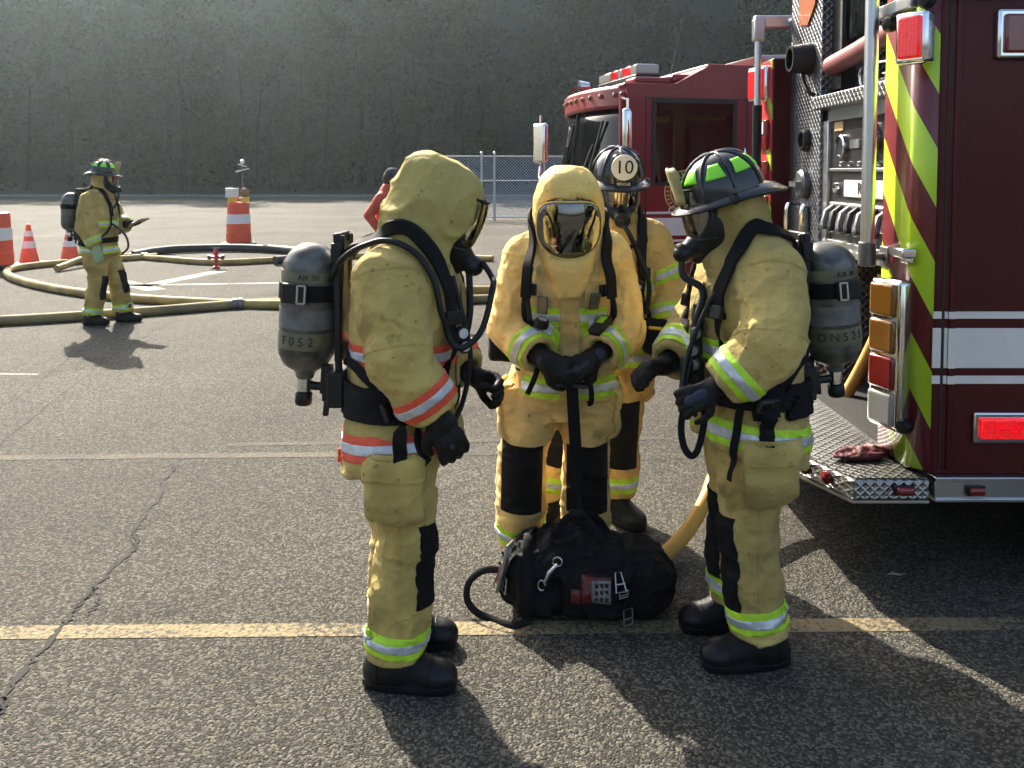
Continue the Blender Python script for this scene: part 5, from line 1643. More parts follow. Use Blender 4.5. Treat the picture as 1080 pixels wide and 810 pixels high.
def left_ff():
    J = dict(pelvis=(0, 0, .92), torso=torso(.012, .05, .96, 1.04), neck=(.065, 0, 1.475), head=(.130, 0, 1.618), HR=head_frame(math.radians(24)),
             shR=(.0, -.165, 1.395), elR=(.045, -.265, 1.165), wrR=(.170, -.235, .965), hdR=(.40, .05, -.95), pnR=(-.3, .9, -.1), curlR=(.35, .55, .5),
             shL=(.0, .165, 1.395), elL=(.06, .27, 1.12), wrL=(.235, .13, 1.01), hdL=(.8, -.2, -.2), pnL=(.1, -.8, -.5), curlL=(.7, .8, .6),
             hipR=(.005, -.095, .90), knR=(.045, -.105, .50), anR=(.0, -.115, .10), toeR=(1, -.10),
             hipL=(0, .095, .90), knL=(-.03, .115, .50), anL=(-.03, .125, .10), toeL=(1, .05))
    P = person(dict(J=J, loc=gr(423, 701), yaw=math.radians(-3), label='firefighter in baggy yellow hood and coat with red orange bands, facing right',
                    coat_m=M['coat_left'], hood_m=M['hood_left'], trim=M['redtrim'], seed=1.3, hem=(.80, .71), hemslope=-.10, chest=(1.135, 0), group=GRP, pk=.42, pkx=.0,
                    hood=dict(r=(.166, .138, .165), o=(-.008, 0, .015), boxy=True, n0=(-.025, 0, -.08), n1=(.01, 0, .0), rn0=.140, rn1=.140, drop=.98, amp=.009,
                              cuts=[((.195, 0, -.105), (.140, .105, .135))]), kpatch=(.08, .20, .080), kd=.015))
    p = P['root']
    mk = face_mask(J, p, .005, (.018, 0, -.030))
    k = air_pack(P, 'grey air tank with khaki labels on the back of the red banded firefighter', PG, (-.315, 0), 1.055, 1.50, 4, .098, text='F 0 5 2', belt_z=.985, nec=.155)
    t = k['t']
    bv = k['bvh']
    hp = hf_obj(J, [(.225, -.015, -.10), (.25, -.02, -.15)])
    pts = [hp[0], hp[0] + Vector((.035, -.03, -.05)), Vector((.335, -.10, 1.36)), Vector((.30, -.14, 1.22)), Vector((.225, -.17, 1.17)), Vector((.175, -.17, 1.26)), Vector((.14, -.175, 1.38)), Vector((.06, -.175, 1.49)), Vector((-.06, -.165, 1.51)), Vector((-.16, -.13, 1.46)), Vector((-.22, -.07, 1.38))]
    pc = catmull(pts, 8)
    for i, q in enumerate(pc):
        loc, n, _, _ = k['all'].find_nearest(q)
        if (q - loc).dot(n) < .018: pc[i] = loc + n * .020
    for _ in range(3): pc = [pc[0]] + [(pc[i - 1] + pc[i] * 2 + pc[i + 1]) / 4 for i in range(1, len(pc) - 1)] + [pc[-1]]
    b = MB(); b.tube(pc, .0105, 10); b.build('breathing_hose', M['rubber'], t)
    hand_tube(t, 'gauge_line', [(.20, -.10, 1.40), (.24, -.11, 1.25), (.26, -.10, 1.12), (.235, -.10, .98), (.20, -.12, .90)], .009)
    hand_tube(t, 'gauge_line', [(.245, .0, 1.42), (.255, -.06, 1.28), (.24, -.08, 1.18)], .012)
    for z, x, y in ((1.215, .232, -.13), (1.17, .238, -.12)):
        q = MB(); q.lathe([(0, 0), (.024, 0), (.026, .008), (.024, .018), (0, .019)], (x, y, z), (.55, -.8, 0), 18); g = q.build('gauge', M['plastic'], t)
        q = MB(); q.lathe([(0, .0), (.017, 0), (.017, .002), (0, .003)], Vector((x, y, z)) + Vector((.55, -.8, 0)).normalized() * .0185, (.55, -.8, 0), 14); q.build('dial', M['badge'], g)
    # hanging belt tail on the near hip
    ribbon('belt_tail', [(.045, -.245, .97), (.05, -.262, .90), (.05, -.262, .80), (.045, -.255, .745)], .046, .006, M['blackcloth'], t, bv, .010)
    ribbon('belt_tail', [(.10, -.235, .95), (.125, -.23, .84), (.14, -.21, .80)], .030, .005, M['blackcloth'], t, bv, .010)
    q = MB(); q.box((.17, -.03, 1.33), (.012, .02, .05)); q.build('strap_clip', M['chrome'], t, bevel=.003)
    # coat tail lettering
    lettering('tail_lettering', 'H A', .07, (-.165, -.118, .775), (.55, -.83, 0), (0.06, 0, 1), M['redtrim'], P['coat'], .012)
    return P
PL = left_ff()

def mid_ff():
    J = dict(pelvis=(0, 0, .92), torso=torso(-.01, .16, .92), neck=(.075, 0, 1.43), head=(.125, 0, 1.580), HR=head_frame(math.radians(15)),
             shR=(.050, -.176, 1.385), elR=(.065, -.235, 1.085), wrR=(.265, -.100, .995), hdR=(.25, .85, -.35), pnR=(-.9, .1, -.2), curlR=(.6, .7, .5), thumbR=1,
             shL=(.050, .176, 1.385), elL=(.065, .235, 1.085), wrL=(.250, .115, 1.010), hdL=(.35, -.8, -.45), pnL=(-.8, -.2, -.3), curlL=(.7, .9, .6), thumbL=-1,
             hipR=(-.01, -.115, .90), knR=(.02, -.190, .50), anR=(-.03, -.200, .10), toeR=(1, -.15),
             hipL=(-.01, .075, .90), knL=(.02, .085, .50), anL=(-.03, .085, .10), toeL=(1, .15))
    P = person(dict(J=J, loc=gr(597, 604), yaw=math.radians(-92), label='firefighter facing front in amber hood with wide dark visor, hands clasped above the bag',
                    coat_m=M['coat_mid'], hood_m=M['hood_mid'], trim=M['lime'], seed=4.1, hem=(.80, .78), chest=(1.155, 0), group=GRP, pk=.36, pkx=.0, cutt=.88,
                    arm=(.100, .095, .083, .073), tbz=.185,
                    hood=dict(r=(.158, .150, .180), o=(.0, 0, .015), boxy=True, n0=(.0, 0, -.09), n1=(.02, 0, .0), rn0=.135, rn1=.13, drop=.95, amp=.006, bib=(.145, 0, -.075), bibr=(.052, .082, .150),
                              win=(0, -.026, .128, .122)), kpatch=(.11, .19, .088), kd=.02))
    p = P['root']
    # face piece behind the visor, then the wide visor
    mk = face_mask(J, p, .006, (-.012, 0, -.015), False)
    vs = []; fs = []; nu, nv = 48, 12
    for j in range(nv + 1):
        rho = max(.02, j / nv)
        for i in range(nu):
            th = 2 * PI * i / nu; c, s_ = math.cos(th), math.sin(th)
            e = 2 / (3.4 if s_ > 0 else 2.3)
            y = .129 * rho * math.copysign(abs(c) ** e, c); z = -.026 + rho * math.copysign(abs(s_) ** e, s_) * (.116 if s_ > 0 else .120)
            x = .186 - .050 * (y / .12) ** 2 - .024 * ((z + .03) / .11) ** 2
            vs.append((x, y, z))
    for j in range(nv):
        for i in range(nu):
            k = (i + 1) % nu; fs.append((j * nu + i, j * nu + k, (j + 1) * nu + k, (j + 1) * nu + i))
    fs.append(tuple(range(nu)))
    b = MB(); b.add(hf_obj(J, vs), fs); l = b.build('visor', M['darkvisor'], p, 80, fix=False)
    s = l.modifiers.new('thickness', 'SOLIDIFY'); s.thickness = .002
    bd = vs[-nu:] + [vs[-nu]]
    b = MB(); b.tube(hf_obj(J, bd), .004, 8, caps=False); b.build('visor_rim', M['hood_mid'], l)
    k = air_pack(P, 'air pack behind the middle firefighter in the amber hood, only its black straps showing', PG, (-.29, 0), 1.03, 1.40, 6, .09, detail=True, nec=.165)
    t = k['t']; bv = k['bvh']
    # reflective patches, microphone and gauge on the straps
    for (y, z, kind) in ((-.155, 1.215, 'clip'), (-.150, 1.12, 'gauge'), (.158, 1.13, 'tag'), (.155, 1.20, 'clip')):
        loc, n, _, _ = bv.find_nearest(Vector((.32, y, z)))
        Rm = n.to_track_quat('X', 'Z').to_matrix()
        if kind == 'gauge':
            q = MB(); q.lathe([(0, 0), (.030, 0), (.032, .012), (.028, .030), (0, .032)], loc + n * .012, n, 20); g = q.build('gauge', M['rubber'], t)
            q = MB(); q.lathe([(0, 0), (.017, 0), (.017, .002), (0, .003)], loc + n * .044, n, 16); q.build('dial', M['badge'], g)
        elif kind == 'tag':
            q = MB(); q.box(loc + n * .016, (.014, .028, .052), Rm); g = q.build('alarm_unit', M['plastic'], t, bevel=.006)
            q = MB(); q.box(loc + n * .030 + Rm @ Vector((0, 0, .02)), (.002, .017, .02), Rm); q.build('lime_window', M['lime'], g)
        else:
            q = MB(); q.box(loc + n * .022, (.006, .022, .035), Rm); q.build('strap_clip', M['steel'], t, bevel=.003)
    hand_tube(t, 'gauge_line', [(.20, -.15, 1.36), (.225, -.165, 1.26), (.235, -.155, 1.15)], .010)
    # pocket, label and pouch on the coat
    loc, n, _, _ = bv.find_nearest(Vector((.35, .11, 1.24)))
    patch(P['coat'], 'chest_pocket', [((0, .15, 0), (0, 1, 0)), ((0, .065, 0), (0, -1, 0)), ((0, 0, 1.30), (0, 0, 1)), ((0, 0, 1.20), (0, 0, -1)), ((.08, 0, 0), (-1, 0, 0))], M['coat_mid'], P['coat'], .010, .007)
    def pouch(c, hx, name='pouch'):
        def fn(Q): return rbox(Q, c, hx, .025)
        c_ = A(c); sdf_obj(name, fn, c_ - A(hx) - .03, c_ + A(hx) + .03, .006, M['blackcloth'], t, lambda v: folds(v, (22, 22, 22), 2, (), .006, .8))
    pouch((.05, -.275, 1.005), (.06, .055, .06))
    # hanging straps from the clasped hands
    ribbon('strap_tail', [(.24, -.12, .97), (.25, -.135, .92), (.24, -.165, .85)], .022, .004, M['blackcloth'], t, None, nrm=(1, 0, 0))
    ribbon('strap_tail', [(.27, .05, .95), (.285, .085, .90), (.275, .09, .83), (.265, .075, .82)], .022, .004, M['blackcloth'], t, None, nrm=(1, 0, 0))
    return P
PM = mid_ff()

def back_ff():
    J = dict(pelvis=(0, 0, .93), torso=torso(0, .08, .96), neck=(.055, 0, 1.475), head=(.085, .012, 1.645), HR=head_frame(math.radians(10), math.radians(5)),
             shR=(.02, -.17, 1.40), elR=(.05, -.27, 1.12), wrR=(.25, -.14, 1.02), hdR=(.6, .6, -.3), pnR=(0, .3, -1), curlR=(.5, .6, .5),
             shL=(.02, .165, 1.405), elL=(.04, .275, 1.14), wrL=(.19, .26, .985), hdL=(.55, -.15, -.7), pnL=(-.3, -.9, -.2), curlL=(.6, .8, .6),
             hipR=(0, -.13, .90), knR=(.02, -.24, .50), anR=(-.02, -.33, .10), toeR=(1, -.4),
             hipL=(0, .055, .90), knL=(.03, .035, .50), anL=(-.01, .02, .10), toeL=(.85, .55))
    P = person(dict(J=J, loc=gr(645, 547), yaw=math.radians(-93), label='firefighter in black helmet with round number badge, half hidden behind the amber hood',
                    coat_m=M['coat_back'], hood_m=M['coat_back'], trim=M['lime'], seed=6.4, hem=(.80, .76), chest=(1.19, 0), group=GRP, upper_band=True, h=.0095, pk=.36,
                    hood=dict(r=(.118, .105, .135), o=(-.005, 0, .005), rn0=.10, rn1=.12, drop=.92, amp=.006, cuts=[((.125, 0, .0), (.085, .092, .112))]), kpatch=(.14, .20, .088), kd=.01, tbz=.21))
    p = P['root']
    helmet(J, p, M['helmet'], (.0, 0, .075), .04, badge='10', stick=False)
    mk = face_mask(J, p, .006, (-.008, 0, 0))
    k = air_pack(P, 'air pack on the firefighter in the badged helmet, only its black chest harness showing', PG, (-.30, 0), 1.06, 1.50, 4, .09, nec=.125)
    t = k['t']
    hp = hf_obj(J, [(.19, 0, -.11)])[0]
    hand_tube(t, 'breathing_hose', [hp, hp + Vector((.03, .03, -.05)), (.26, .10, 1.36), (.25, .15, 1.22), (.24, .14, 1.08)], .012)
    hand_tube(t, 'gauge_line', [(.20, .11, 1.42), (.24, .0, 1.33), (.25, -.02, 1.2), (.22, -.12, 1.35)], .010)
    for z, y in ((1.20, .14), (1.12, .16), (1.05, .13)):
        loc, n, _, _ = k['bvh'].find_nearest(Vector((.35, y, z)))
        q = MB(); q.lathe([(0, 0), (.030, 0), (.032, .015), (.026, .035), (0, .036)], loc + n * .01, n, 16); g = q.build('gauge', M['plastic'], t)
        q = MB(); q.lathe([(0, 0), (.015, 0), (.014, .003), (0, .004)], loc + n * .046, n, 16); q.build('dial', M['badge'], g)
    def fn(Q): return rbox(Q, (.20, .19, .97), (.06, .06, .085), .03)
    sdf_obj('pouch', fn, (.1, .09, .85), (.30, .29, 1.09), .006, M['blackcloth'], t, lambda v: folds(v, (22, 22, 22), 2, (), .007, .8))
    q = MB(); q.tube([(.265, .15, 1.02), (.265, .21, 1.015)], .008, 8); q.build('yellow_pull', M['yellowtag'], t)
    return P
PB = back_ff()

def right_ff():
    J = dict(pelvis=(0, 0, .92), torso=torso(0, .03, .96), neck=(.035, 0, 1.465), head=(.085, 0, 1.605), HR=head_frame(math.radians(12)),
             shL=(-.01, .170, 1.395), elL=(.05, .290, 1.185), wrL=(.215, .250, 1.035), hdL=(.85, -.05, -.40), pnL=(-.3, -.85, -.35), curlL=(.7, .9, .7),
             shR=(-.005, -.165, 1.39), elR=(.10, -.27, 1.13), wrR=(.27, -.10, 1.03), hdR=(.85, .25, .05), pnR=(-.1, .5, -.8), curlR=(.6, .8, .6),
             hipR=(0, -.095, .90), knR=(.0, -.11, .49), anR=(-.01, -.13, .10), toeR=(1, -.02),
             hipL=(0, .095, .90), knL=(.05, .105, .49), anL=(-.005, .115, .10), toeL=(1, .02))
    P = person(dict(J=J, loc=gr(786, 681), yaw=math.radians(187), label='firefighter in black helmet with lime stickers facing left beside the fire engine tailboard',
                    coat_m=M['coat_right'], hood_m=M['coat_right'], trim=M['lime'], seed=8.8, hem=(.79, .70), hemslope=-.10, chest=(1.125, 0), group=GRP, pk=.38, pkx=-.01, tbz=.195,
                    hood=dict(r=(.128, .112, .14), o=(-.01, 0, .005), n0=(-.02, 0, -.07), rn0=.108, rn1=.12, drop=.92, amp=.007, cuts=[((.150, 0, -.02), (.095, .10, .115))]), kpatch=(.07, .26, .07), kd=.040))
    p = P['root']
    helmet(J, p, M['helmet'], (.005, 0, .072), .10)
    mk = face_mask(J, p, .005, (.015, 0, -.015))
    k = air_pack(P, 'grey air tank with stencilled letters on the back of the firefighter beside the fire engine', PG, (-.30, 0), 1.045, 1.495, 6, .102, text='D N 5 2 5', nec=.155)
    t = k['t']; bv = k['bvh']
    hp = hf_obj(J, [(.20, .0, -.12)])[0]
    hand_tube(t, 'breathing_hose', [hp, hp + Vector((.0, .02, -.07)), (.20, .06, 1.33), (.235, .09, 1.22), (.25, .10, 1.12), (.29, .14, 1.0)], .013)
    hand_tube(t, 'gauge_line', [(.13, .14, 1.40), (.20, .13, 1.30), (.27, .12, 1.12), (.30, .16, .98), (.26, .18, .92)], .008)
    hand_tube(t, 'gauge_line', [(.21, .05, 1.28), (.215, .05, 1.18), (.22, .06, 1.10)], .020)
    for z, x in ((1.19, .235), (1.13, .245), (1.08, .24)):
        q = MB(); q.lathe([(0, 0), (.020, 0), (.022, .008), (.018, .022), (0, .023)], (x, .10, z), (.5, .85, 0), 16); q.build('gauge', M['steel'], t)
    def fn(Q): return rbox(Q, (.235, .06, 1.02), (.035, .045, .08), .02)
    sdf_obj('pouch', fn, (.17, -.01, .92), (.30, .13, 1.12), .006, M['plastic'], t, lambda v: folds(v, (22, 22, 22), 2, (), .005, .8))
    ribbon('belt_tail', [(.03, .25, .95), (.035, .262, .90), (.035, .262, .85), (.035, .258, .82)], .050, .007, M['blackcloth'], t, bv, .012)
    ribbon('belt_tail', [(.12, .225, .97), (.14, .215, .85), (.145, .20, .75), (.15, .20, .70)], .028, .006, M['blackcloth'], t, bv, .012)
    # strap loop hanging from the near hand
    ribbon('hand_loop', [(.315, .22, .97), (.330, .23, .90), (.318, .23, .83), (.290, .23, .80), (.265, .225, .83), (.245, .22, .92), (.25, .22, .97)], .024, .005, M['blackcloth'], t, None, nrm=(0, 1, 0))
    lettering('tail_lettering', 'LLO', .085, (-.16, .128, .775), (-.6, -.8, 0), (-.05, 0, 1), mat('red_lettering', (.5, .03, .03), .6), P['coat'], .012)
    return P
PR = right_ff()

def far_ff():
    J = dict(pelvis=(0, 0, .93), torso=torso(0, .02, .95), neck=(.035, 0, 1.485), head=(.06, 0, 1.655), HR=head_frame(math.radians(6)),
             shR=(-.01, -.165, 1.40), elR=(-.01, -.24, 1.12), wrR=(.08, -.22, .90), hdR=(.2, 0, -1), pnR=(-.2, .9, 0), curlR=(.2, .3, .3),
             shL=(.02, .165, 1.40), elL=(.08, .24, 1.13), wrL=(.28, .10, 1.13), hdL=(1, -.1, .05), pnL=(0, 0, 1), curlL=(.3, .3, .3),
             hipR=(0, -.095, .92), knR=(.03, -.10, .51), anR=(-.05, -.115, .10), toeR=(1, -.1),
             hipL=(0, .095, .92), knL=(.14, .115, .53), anL=(.20, .13, .10), toeL=(1, .0))
    P = person(dict(J=J, loc=gr(107, 341), yaw=math.radians(-3), label='lone firefighter in black helmet walking far off by the traffic cones',
                    coat_m=M['coat_right'], hood_m=M['coat_right'], trim=M['lime'], seed=3.8, hem=(.80, .78), chest=(1.15, 0), group=GRP, h=.013, hs=1.7, pk=.38, glove_m={'R': M['kevlar']},
                    hood=dict(r=(.118, .105, .135), o=(-.01, 0, .005), rn0=.10, rn1=.115, drop=.9, amp=.004, cuts=[((.135, 0, -.02), (.09, .10, .11))]), kpatch=(.07, .20, .07), kd=.03, closure=False))
    p = P['root']
    helmet(J, p, M['helmet'], (.0, 0, .075), .02)
    face_mask(J, p, .008, (.010, 0, -.01))
    k = air_pack(P, 'small grey air tank on the back of the lone far firefighter by the cones', PG, (-.33, 0), 1.07, 1.50, 3, .098, detail=False)
    t = k['t']
    hand_tube(t, 'breathing_hose', [(.24, 0, 1.55), (.25, -.05, 1.40), (.20, -.1, 1.3)], .012)
    hand_tube(t, 'gauge_line', [(.20, -.08, 1.15), (.33, -.05, 1.02), (.36, -.05, .88), (.28, -.05, .80)], .012)
    b = thing('clipboard', 'brown board held out in the far firefighter\'s hand', 'clipboard', p.location, p.rotation_euler.z)
    q = MB(); q.box((.42, .10, 1.155), (.10, .08, .006), Euler((0, -.45, 0)).to_matrix()); q.build('board', M['board'], b)
    q = MB(); q.box((.41, .10, 1.163), (.085, .07, .003), Euler((0, -.45, 0)).to_matrix()); q.build('paper', mat('paper', (.42, .35, .25), .8), b)
    return P
PF = far_ff()

def bystander():
    J = dict(pelvis=(0, 0, .93), torso=torso(0, .05, .8, .75), neck=(.04, 0, 1.47), head=(.09, 0, 1.64), HR=head_frame(math.radians(25)),
             shR=(.0, -.16, 1.40), elR=(-.14, -.24, 1.18), wrR=(-.02, -.16, .98), hdR=(.5, 0, -.8), pnR=(0, 1, 0), curlR=(.4, .5, .4),
             shL=(.0, .16, 1.40), elL=(.02, .24, 1.12), wrL=(.20, .16, 1.0), hdL=(1, 0, 0), pnL=(0, -1, 0),
             hipR=(0, -.09, .90), knR=(.02, -.10, .50), anR=(-.03, -.11, .10), toeR=(1, 0),
             hipL=(0, .09, .90), knL=(.03, .10, .50), anL=(.05, .11, .10), toeL=(1, 0))
    Y = 11.0
    pos = at(407, 210, Y); pos.z = 0
    p = thing('person', 'person in orange red sleeves and dark cap peeking out behind the baggy yellow hood', 'person', pos, math.radians(-15))
    J['lo'] = (-.5, -.5, 0); J['hi'] = (.5, .5, 1.85)
    body_mesh(J, p, .014, True)
    K = lambda s: A(J[s])
    m = mat('orange_red_jacket', (.62, .10, .06), .7, var=.2, vs=8)
    def fn(P):
        d = smax(secs(P, J['torso'], 2.3), .85 - P[:, 2], .01)
        for s in 'RL':
            d = smin(d, chain(P, [K('sh' + s), K('el' + s), K('wr' + s)], [.075, .06, .045]), .03)
        return d
    sdf_obj('jacket', fn, (-.4, -.45, .8), (.45, .45, 1.62), .014, m, p, lambda v: folds(v, (9, 9, 9), 2, (), .008, .6))
    def ft(P):
        d = secs(P, [(.7, 0, 0, .11, .14), (1.0, 0, 0, .12, .15)], 2.2)
        for s in 'RL': d = smin(d, chain(P, [K('hip' + s), K('kn' + s), K('an' + s)], [.09, .07, .06]), .03)
        return smax(d, .09 - P[:, 2], .01)
    sdf_obj('trousers', ft, (-.3, -.35, .05), (.35, .35, 1.0), .014, M['navy'], p, lambda v: folds(v, (6, 6, 14), 2, (), .006, .6))
    for s in 'RL': boot(p, J['an' + s], J['toe' + s], .012, 'shoe')
    Hc, R = K('head'), J['HR']
    def fc(P):
        q = (P - Hc) @ R
        d = smax(ell(q, (-.01, 0, .045), (.115, .095, .10)), .03 - q[:, 2], .005)
        return smin(d, ell(q, (.14, 0, .045), (.06, .07, .008)), .01)
    sdf_obj('cap', fc, Hc - .25, Hc + .25, .01, M['navy'], p)
    def fh(P):
        q = (P - Hc) @ R
        return smax(ell(q, (-.03, 0, .0), (.10, .092, .11)), q[:, 0] - .02, .01)
    sdf_obj('hair', fh, Hc - .2, Hc + .2, .01, mat('dark_hair', (.03, .02, .015), .6), p)
bystander()
# ---------------------------------------------------------------- duffel bag
def duffel():
    c = gr(618, 650)
    t = thing('duffel_bag', 'black duffel bag with buckles and a red and white label on the ground', 'bag', (c.x, c.y + .08, 0), math.radians(-6))
    def fn(P):
        x, y, z = P[:, 0], P[:, 1], P[:, 2]
        k = np.clip(1 - np.abs(x - .0) / .42, 0, 1)
        d = rbox(P, (.015, 0, .135), (.305, .150, .132), .085)
        d = smin(d, ell(P, (-.06, .0, .235), (.15, .10, .085)), .07)
        d = smin(d, ell(P, (-.275, 0, .12), (.055, .125, .105)), .04)
        d = smin(d, ell(P, (.30, .0, .13), (.06, .12, .10)), .04)
        d = smin(d, rbox(P, (.04, -.155, .12), (.13, .022, .085), .022), .012)
        d = smin(d, rbox(P, (-.185, -.145, .11), (.07, .022, .09), .022), .012)
        return smax(d, .003 - z, .01)
    bd = sdf_obj('bag_body', fn, (-.40, -.24, -.01), (.42, .22, .38), .006, M['bag'], t,
                 lambda v: (folds(v, (11, 14, 9), 3.3, [(V3(-.06, 0, .28), .14), (V3(-.3, 0, .15), .1)], .022, .75)) * np.clip(v[:, 2] * 14, 0, 1), 2)
    bv = bvh_of([bd])
    # webbing around the bag with buckles
    for x in (-.215, .175):
        pts = [(x, -.17, .02), (x, -.19, .12), (x, -.17, .22), (x, -.09, .30), (x, .0, .31), (x, .1, .28), (x, .17, .16), (x, .17, .03)]
        ribbon('bag_strap', pts, .038, .005, M['blackcloth'], t, bv, .006)
    def bk(x, y, z, w=.045, h_=.06, m='alu', tri=False):
        loc, n, _, _ = bv.find_nearest(Vector((x, y, z)))
        Rm = n.to_track_quat('Y', 'Z').to_matrix(); q = MB()
        pts = [(-w / 2, -h_ / 2), (w / 2, -h_ / 2), (w / 2 * (.55 if tri else 1), h_ / 2), (-w / 2 * (.55 if tri else 1), h_ / 2), (-w / 2, -h_ / 2)]
        q.tube([loc + n * .016 + Rm @ Vector((a, 0, b)) for a, b in pts], .0028, 6)
        q.tube([loc + n * .016 + Rm @ Vector((-w / 2, 0, -h_ * .1)), loc + n * .016 + Rm @ Vector((w / 2, 0, -h_ * .1))], .0025, 6)
        q.build('buckle', M[m], t)
    bk(.175, -.3, .26, .042, .07, tri=True); bk(.175, -.3, .15, .04, .025); bk(.175, -.3, .06, .042, .06)
    bk(-.30, -.12, .13, .045, .06); bk(-.335, -.05, .10, .04, .04)
    # clasp: swivel hook on the upper left
    loc, n, _, _ = bv.find_nearest(Vector((-.13, -.3, .27)))
    q = MB(); q.tube([loc + n * .015 + Vector((.03, 0, .035)), loc + n * .018, loc + n * .015 + Vector((-.02, -.004, -.04))], [.006, .009, .005], 8)
    q.tube([loc + n * .018 + Vector((.03 + .018 * math.cos(a), -.002, .045 + .018 * math.sin(a))) for a in [k * PI / 6 for k in range(13)]], .003, 6)
    q.tube([loc + n * .018 + Vector((-.03 + .014 * math.cos(a), -.002, -.05 + .02 * math.sin(a))) for a in [k * PI / 6 for k in range(11)]], .003, 6)
    q.build('swivel_hook', M['alu'], t)
    # label: red and white printed patch
    def lab(cx, cz, w, h_, m, off, name='label'):
        vs = []; fs = []; n_ = 8
        for j in range(n_ + 1):
            for i in range(n_ + 1):
                x = cx - w / 2 + w * i / n_; z = cz - h_ / 2 + h_ * j / n_
                r_ = bv.ray_cast(Vector((x, -.5, z)), Vector((0, 1, 0)))
                p_ = r_[0] if r_[0] is not None else Vector((x, -.17, z))
                vs.append(p_ + Vector((0, -off, 0)))
        for j in range(n_):
            for i in range(n_):
                k = j * (n_ + 1) + i; fs.append((k, k + 1, k + n_ + 2, k + n_ + 1))
        q = MB(); q.add(vs, fs); o = q.build(name, m, t, 60, fix=False); s = o.modifiers.new('thickness', 'SOLIDIFY'); s.thickness = .0015; s.offset = 0; return o
    lr = mat('red_label', (.11, .012, .012), .5, var=.4, vs=60); lw = mat('pale_label', (.24, .23, .21), .5, var=.5, vs=45)
    l0 = lab(.050, .155, .115, .10, lr, .004); l1 = lab(.067, .150, .072, .088, lw, .0065)
    lab(-.030, .130, .035, .055, lr, .004)
    l = MB()
    for i in range(3):
        for j in range(3):
            x = .050 + i * .019; z = .128 + j * .024
            r_ = bv.ray_cast(Vector((x, -.5, z)), Vector((0, 1, 0)))
            if r_[0] is not None: l.box(r_[0] + Vector((0, -.0085, 0)), (.0065, .001, .008))
    l.build('label_print', M['black'], l1)
    # carry handles gathered on top
    for y, dx in ((-.05, 0), (.05, .02)):
        ribbon('handle', [(-.12 + dx, y, .285), (-.09 + dx, y * .6, .345), (-.03 + dx, 0, .375), (.03 + dx, y * .6, .345), (.07 + dx, y, .28)], .035, .007, M['blackcloth'], t, None, nrm=(0, -1, .1), dens=8)
    q = MB(); q.tube([(-.06, -.004, .372), (.0, -.004, .378)], .022, 12); q.build('handle_wrap', M['blackcloth'], t)
    # clear document pouch on the left end
    q = MB()
    q.prism([(-.335, -.135, .10), (-.318, -.085, .10), (-.275, -.07, .29), (-.290, -.13, .29)], (-.012, .0, .002)); q.build('document_window', mat('cloudy_vinyl', (.35, .33, .30), .15, coat=.6, var=.5, vs=20), t, bevel=.004)
    q = MB(); q.prism([(-.350, -.125, .13), (-.342, -.095, .13), (-.308, -.09, .22), (-.318, -.122, .22)], (-.004, 0, 0)); q.build('paper_tag', mat('pink_tag', (.55, .20, .16), .6, var=.3, vs=50), t)
    # shoulder strap looping on the ground at the left
    ribbon('shoulder_strap', [(-.34, -.06, .16), (-.40, -.06, .155), (-.455, -.075, .115), (-.462, -.10, .055), (-.42, -.13, .02), (-.36, -.15, .008), (-.27, -.20, .012), (-.20, -.19, .03)], .028, .004, M['blackcloth'], t, None, nrm=(-.2, -.8, .6))
    # long drawn-up strap to the firefighter's hands
    wh = PM['root']
    hand = Vector(wh.location) + Vector((.0, -.29, .93))
    loc = hand - Vector(t.location); a = -t.rotation_euler.z
    lp = Vector((loc.x * math.cos(a) - loc.y * math.sin(a), loc.x * math.sin(a) + loc.y * math.cos(a), loc.z))
    ribbon('long_strap', [(-.02, 0, .36), Vector((-.02, 0, .36)).lerp(lp, .3) + Vector((0, .02, 0)), Vector((-.02, 0, .36)).lerp(lp, .65), lp], lambda u: .026 + .022 * max(0, min(1, (u - .15) * 4)) - .01 * max(0, u - .8), .005, M['blackcloth'], t, None, nrm=(.1, -1, 0))
    q = MB(); q.tube([lp + Vector((-.06, 0, -.03)), lp + Vector((.06, 0, -.035))], .009, 8); q.build('strap_toggle', M['plastic'], t)
duffel()

# ---------------------------------------------------------------- hoses
def gz(p, z): return Vector((p.x, p.y, z))
def hose(name, label, pts, r, m, n=14, coup=(), flat=None, cat='hose', group='fire hoses lying across the lot'):
    t = thing(name, label, cat, (pts[0][0], pts[0][1], 0), 0, group)
    o = Vector((pts[0][0], pts[0][1], 0))
    P = catmull([Vector(p) - o for p in pts], 10)
    b = MB(); b.tube(P, r, n); b.build('hose_jacket', m, t, 60)
    for f in coup:
        i = int(f * (len(P) - 3)); d = (P[i + 1] - P[i]).normalized()
        q = MB(); q.lathe([(r * 1.0, -.06), (r * 1.35, -.06), (r * 1.35, -.01), (r * 1.2, 0), (r * 1.35, .01), (r * 1.35, .06), (r, .06)], P[i], d, n=16)
        q.build('coupling', M['steel'], t)
    return t
def gp(px, py, r): p = gr(px, py); return (p.x, p.y, r)
R1 = .058
hose('fire_hose', 'tan fire hose running straight across the lot behind the lone firefighter\'s feet',
     [gp(-220, 356, R1), gp(-60, 347, R1), (*gp(60, 340, R1)[:2], R1), gp(160, 333, R1), gp(260, 325, R1), gp(350, 322, R1), gp(450, 322, R1), gp(560, 318, R1), gp(700, 316, R1)], R1, M['hoseG'], coup=(.5,))
R2 = .06
